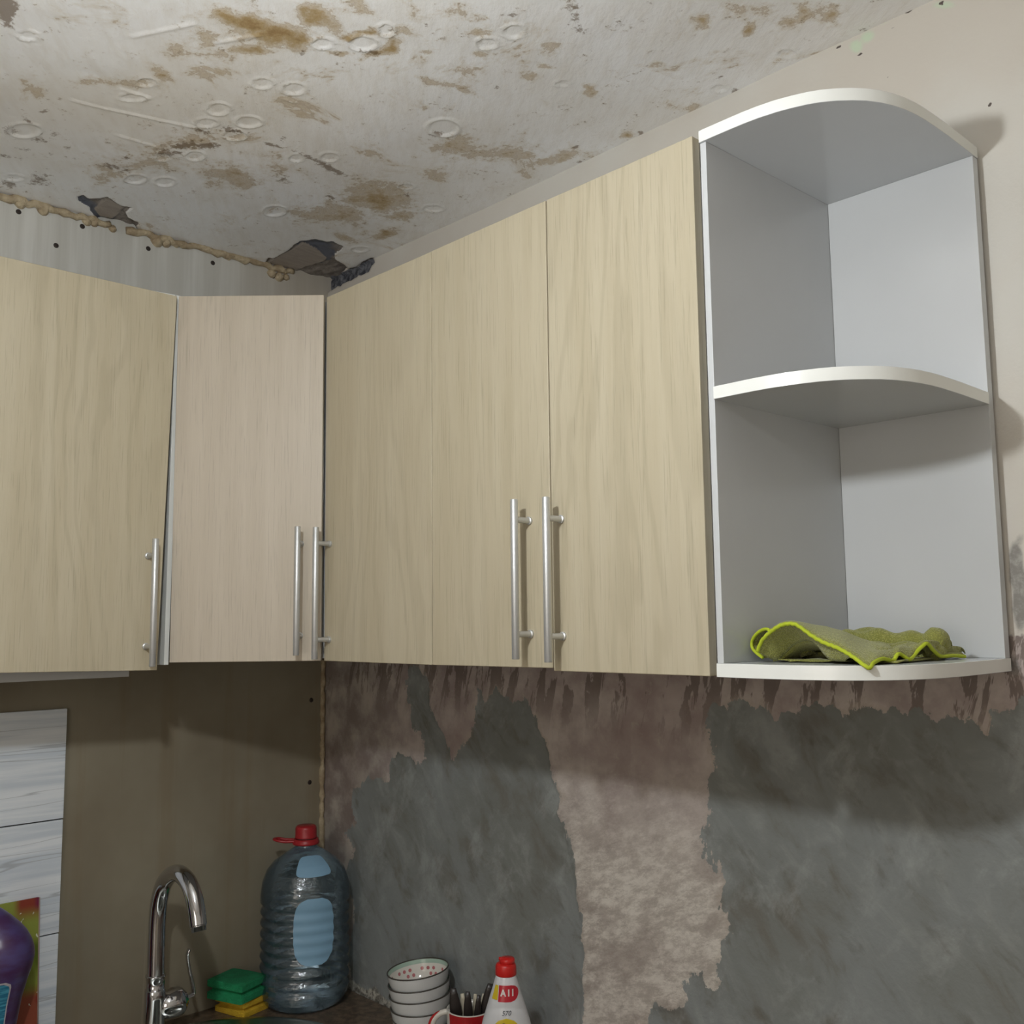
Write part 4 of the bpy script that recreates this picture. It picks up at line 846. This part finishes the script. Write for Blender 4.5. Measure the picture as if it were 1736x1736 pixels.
# ------------------------------------------------------------------ washing-up liquid
def soap():
    cx, cy, K = .812, -.147, -.763
    t = thing('detergent_bottle', 'white washing-up liquid bottle with red cap and red oval logo', 'bottle', (cx, cy, K))
    wh = plain('white_bottle', srgb(214, 216, 220), .25, var=.02); rd = plain('red_cap', srgb(200, 34, 30), .35, var=.03)
    rl = plain('red_label', srgb(186, 30, 48), .3, var=.03); yl = plain('yellow_label', srgb(216, 190, 40), .35, var=.05); ink = plain('dark_ink', srgb(60, 66, 74), .5)
    gn = plain('label_green', srgb(150, 170, 70), .4)
    A = [(0, .040), (.006, .044), (.06, .047), (.11, .0475), (.135, .0455), (.158, .0405), (.180, .0335), (.196, .0285), (.211, .0235), (.221, .0205), (.229, .0180), (.2325, .0172)]
    def W(z):
        for (a, ra), (b_, rb) in zip(A, A[1:]):
            if z <= b_: return ra + (rb - ra) * (z - a) / (b_ - a)
        return A[-1][1]
    def Dp(z):
        w = W(z); f = .60 + .40 * max(0, min(1, (z - .12) / .10)); 
        return w * f
    fc = NV.copy(); fr = RV.copy()
    def S(u, z, off=0.0):
        w = W(z) + off; q = max(-1, min(1, u / w)); a = math.asin(q)
        dent = .0016 * math.exp(-((z - .187 + .10 * (u / .05) ** 2 * .2) / .0035) ** 2)
        return Vector((cx, cy, K + z)) + fr * (w * sin(a)) + fc * ((Dp(z) + off) * cos(a) - dent)
    mb = MB(); n = 72; zs = [0, .002, .006] + [.006 + .0035 * i for i in range(1, 65)] + [.2325]; vs = []
    for z in zs:
        for k in range(n):
            a = 2 * pi * k / n; w = W(z) * (.93 if z == 0 else 1); dent = (.0016 * math.exp(-((z - .187 + .10 * (sin(a) * w / .05) ** 2 * .2) / .0035) ** 2)) if cos(a) > 0 else 0
            vs.append(Vector((cx, cy, K + z)) + fr * (w * sin(a)) + fc * (Dp(z) * cos(a) - dent * cos(a)))
    f = [(i * n + k, i * n + (k + 1) % n, (i + 1) * n + (k + 1) % n, (i + 1) * n + k) for i in range(len(zs) - 1) for k in range(n)] + [tuple(range(n))[::-1], tuple((len(zs) - 1) * n + k for k in range(n))]
    obj('bottle_body', vs, f, wh, t, smooth=True)
    MB().lathe([(0, .2325), (.0176, .2325), (.0182, .234), (.0178, .246), (.0165, .250), (.0135, .252), (.0, .2523)], (cx, cy, K), 40).obj('cap', rd, t, smooth=True)
    c1 = Vector((cx, cy, K)) + fr * .0025
    MB().lathe([(0, .250), (.0132, .250), (.0132, .257), (.0120, .2595), (.0, .2605)], tuple(c1), 32, mod=lambda a, r, z: r * (1 if z < .25 else .98)).obj('flip_lid', rd, t, smooth=True)
    MB().tube([c1 - fr * .004 + Vector((0, 0, .2575)), c1 - fr * .0145 + Vector((0, 0, .2585))], [.004, .0028], 12).obj('nozzle', rd, t, smooth=True)
    def decal(name, mat, z0, z1, uL, uR, off=.0004, nu=20, nv=14):
        vs = []
        for i in range(nv + 1):
            z = z0 + (z1 - z0) * i / nv; q = i / nv; a, b_ = uL(q), uR(q)
            for j in range(nu + 1): vs.append(S(a + (b_ - a) * j / nu, z, off))
        return obj(name, vs, [(i * (nu + 1) + j, i * (nu + 1) + j + 1, (i + 1) * (nu + 1) + j + 1, (i + 1) * (nu + 1) + j) for i in range(nv) for j in range(nu)], mat, t, smooth=True)
    # red logo with a straight left side and round right end
    zc, hh = .2085, .0125
    lb = decal('logo_label', rl, zc - hh, zc + hh, lambda q: -.0135 + .002 * q, lambda q: .0085 + .0125 * sqrt(max(0, 1 - (2 * q - 1) ** 2)))
    decal('yellow_flash', yl, zc - .010, zc + .012, lambda q: -.024 + .0065 * q + .0, lambda q: -.0145 + .002 * q, .0006, 8, 8)
    white = plain('label_white', srgb(226, 216, 214), .35)
    glyphs('A I I', .0135, white, 'logo_letters', lb, lambda u, v, w: S(u * .95 + .002, zc + .001 + v, .0008 + w * .3), .0003, .0006)
    glyphs('570', .0105, ink, 'handwritten_number', t, lambda u, v, w: S(u + v * .25 + .001, .1790 + v, .0006 + w * .3), .0003)
    yb = decal('lemon_label', yl, .055, .1715, lambda q: -.026 * sqrt(max(0, 1 - (2 * q - 1) ** 4)) - .0, lambda q: .026 * sqrt(max(0, 1 - (2 * q - 1) ** 4)), .0004, 20, 30)
    for u, z, r in ((-.004, .156, .006), (.013, .153, .0065)):
        k = 24; ring = [S(u + r * cos(2 * pi * i / k), z + r * 1.25 * sin(2 * pi * i / k), .0009) for i in range(k + 1)]
        MB().tube(ring, .0006, 6, caps=False).obj('label_drop', gn if u > 0 else ink, yb)
soap()

# ------------------------------------------------------------------ tiles, printed board and purple bottle at the left
def left_group():
    m, nt, b = new_mat('white_veined_tile'); h = NT(nt); v = h.coord(); xyz = h.sep(v)
    st = h.noise(h.coord((1, .06, 1.6)), 26, 5, .6, .2)
    c = h.mix(h.ramp(st, .35, .62), srgb(212, 222, 232), srgb(238, 244, 250))
    ln = h.noise(h.coord((1, .035, 1.0)), 34, 2, .5)
    c = h.mix(h.math('MULTIPLY', h.ramp(h.math('ABSOLUTE', h.math('SUBTRACT', ln, .53)), .014, .0), .5), c, srgb(150, 156, 162))
    h.link(c, b.inputs['Base Color']); b.inputs['Roughness'].default_value = .3
    t = thing('tile_panel', 'column of white wood-veined wall tiles with dark joints behind the purple bottle', 'tiles', (.005, -.9, -.763))
    zs = [(-.0955, -.3115), (-.3140, -.5310), (-.5335, -.7505)]
    for k, (a, b_) in enumerate(zs):
        MB().box(.0005, .0095, -1.21, -.6065 - .0005 * k, b_, a).obj('tile', m, t, bevel=.0008)
    MB().box(.0004, .0050, -1.209, -.608, -.762, -.097).obj('grout', plain('dark_joint', srgb(58, 54, 50), .8), t)
    # glossy printed board leaning on the tiles
    m, nt, b = new_mat('fruit_print'); h = NT(nt); v = h.coord(); xyz = h.sep(v)
    n1 = h.noise(v, 11, 2, .4); n2 = h.noise(h.coord((1, 1, 1), rot=(1, 0, 0)), 9, 2, .4)
    c = h.mix(h.ramp(n1, .42, .6), srgb(92, 108, 34), srgb(150, 160, 70))
    top = h.ramp(xyz[2], .262, .30); right = h.ramp(xyz[1], .085, .13)
    c = h.mix(h.math('MULTIPLY', top, h.ramp(xyz[1], .100, .118)), c, srgb(146, 60, 44))
    c = h.mix(h.math('MULTIPLY', h.ramp(xyz[2], .280, .300), h.ramp(xyz[1], .138, .150)), c, srgb(120, 30, 70))
    low = h.ramp(xyz[2], .155, .125)
    c = h.mix(low, c, h.mix(h.ramp(n2, .44, .52), srgb(158, 84, 64), srgb(140, 28, 38)))
    c = h.mix(h.math('MULTIPLY', h.ramp(h.noise(v, 90, 2, .4), .72, .76), .9), c, srgb(235, 235, 215))
    h.link(c, b.inputs['Base Color']); b.inputs['Roughness'].default_value = .15
    t = thing('cutting_board', 'glossy printed board with green and red fruit pattern leaning against the tiles', 'board', (.03, -.80, -.763))
    z1 = -.4545
    vs = [(.034, -.955, -.763), (.034, -.650, -.763), (.0125, -.650, z1), (.0125, -.955, z1), (.040, -.955, -.7625), (.040, -.650, -.7625), (.0185, -.650, z1 + .0005), (.0185, -.955, z1 + .0005)]
    obj('board_panel', vs, [(0, 1, 2, 3), (7, 6, 5, 4), (0, 4, 5, 1), (1, 5, 6, 2), (2, 6, 7, 3), (3, 7, 4, 0)], m, t, bevel=.0012)
    edge = plain('board_edge', srgb(176, 150, 140), .3)
    MB().tube([(.0372, -.6495, -.761), (.0158, -.6495, z1 - .001)], .0024, 8).obj('edge_trim', edge, t, smooth=True)['label'] = 'pale edge of the printed board'
    # purple bottle
    cx, cy, K = .107, -.768, -.763
    t = thing('liquid_bottle', 'purple plastic bottle with a blue label at the left edge of the frame', 'bottle', (cx, cy, K))
    pm, nt, b = new_mat('purple_plastic'); h = NT(nt); v = h.coord()
    h.link(h.mix(h.ramp(h.noise(h.coord((1, 1, 3)), 14, 4), .35, .65), srgb(74, 44, 84), srgb(84, 72, 122)), b.inputs['Base Color']); b.inputs['Roughness'].default_value = .3
    A = [(0, .044), (.004, .048), (.05, .050), (.12, .056), (.17, .064), (.200, .072), (.225, .080), (.242, .083), (.256, .0815), (.270, .077), (.284, .069), (.298, .057), (.312, .042), (.324, .027), (.330, .018), (.336, .014)]
    def R(z):
        for (a, ra), (b_, rb) in zip(A, A[1:]):
            if z <= b_:
                q = (z - a) / (b_ - a); return ra + (rb - ra) * q
        return A[-1][1]
    mb = MB().lathe([(R(z), z) for z in [i * .004 for i in range(85)]], (cx, cy, K), 56, mod=lambda a, r, z: r * (.52 + .48 * abs(sin(a - radians(-43.5))))); mb.obj('bottle_body', pm, t, smooth=True)
    MB().lathe([(0, .3625), (.013, .3625), (.0155, .360), (.016, .3362), (.0, .336)], (cx, cy, K), 32).obj('cap', pm, t, smooth=True)
    lm, nt, b = new_mat('blue_bottle_label'); h = NT(nt)
    h.link(h.mix(h.ramp(h.noise(h.coord((1, 1, 9)), 30, 4, .6), .4, .65), srgb(34, 112, 144), srgb(84, 168, 196)), b.inputs['Base Color']); b.inputs['Roughness'].default_value = .35
    wm = plain('label_border', srgb(196, 190, 196), .4)
    def patch(name, mat, z0, z1, hw, off):
        nu, nv = 36, 30; vs = []; a0 = radians(-43)
        for i in range(nv + 1):
            q = i / nv; z = z0 + (z1 - z0) * q; rd = .012; e = (z1 - z) if z1 - z < rd else rd
            hm = hw * R(z) - (rd - sqrt(max(0, rd * rd - (rd - e) ** 2)))
            for j in range(nu + 1):
                a = a0 + hm * (2 * j / nu - 1) / R(z); rr = R(z) * (.52 + .48 * abs(sin(a - radians(-43.5)))) + off; vs.append((cx + rr * cos(a), cy + rr * sin(a), K + z))
        return obj(name, vs, [(i * (nu + 1) + j, i * (nu + 1) + j + 1, (i + 1) * (nu + 1) + j + 1, (i + 1) * (nu + 1) + j) for i in range(nv) for j in range(nu)], mat, t, smooth=True)
    bd = patch('label_border', wm, .050, .2130, 1.12, .0007); bd['label'] = 'white border of the blue label'
    patch('label', lm, .053, .2100, 1.08, .0012)['label'] = 'streaky blue label'
left_group()

# ------------------------------------------------------------------ the pendant bulb that lights the kitchen (just above the frame)
def lamp():
    x, y, z = LAMP
    t = thing('pendant_bulb', 'bare bulb hanging on a cord from the stained ceiling', 'lamp', (x, y, z))
    m, nt, b = new_mat('lit_bulb'); b.inputs['Base Color'].default_value = (0, 0, 0, 1)
    b.inputs['Emission Color'].default_value = (.955, .985, 1.0, 1); b.inputs['Emission Strength'].default_value = LAMP_STRENGTH
    mb = MB().lathe([(0, -.030), (.012, -.0275), (.022, -.020), (.0285, -.010), (.030, 0), (.028, .012), (.021, .026), (.015, .034), (0, .034)], (x, y, z), 20)
    mb.obj('bulb', m, t, smooth=True)
    wp = plain('lamp_holder', srgb(60, 56, 54), .5)
    MB().lathe([(0, .035), (.016, .035), (.0195, .045), (.0195, .085), (.012, .097), (.004, .10), (0, .10)], (x, y, z), 24).obj('lamp_holder', wp, t, smooth=True)
    MB().tube([(x, y, z + .098), (x, y, ZC + .002)], .003, 8).obj('cord', wp, t, smooth=True)
lamp()
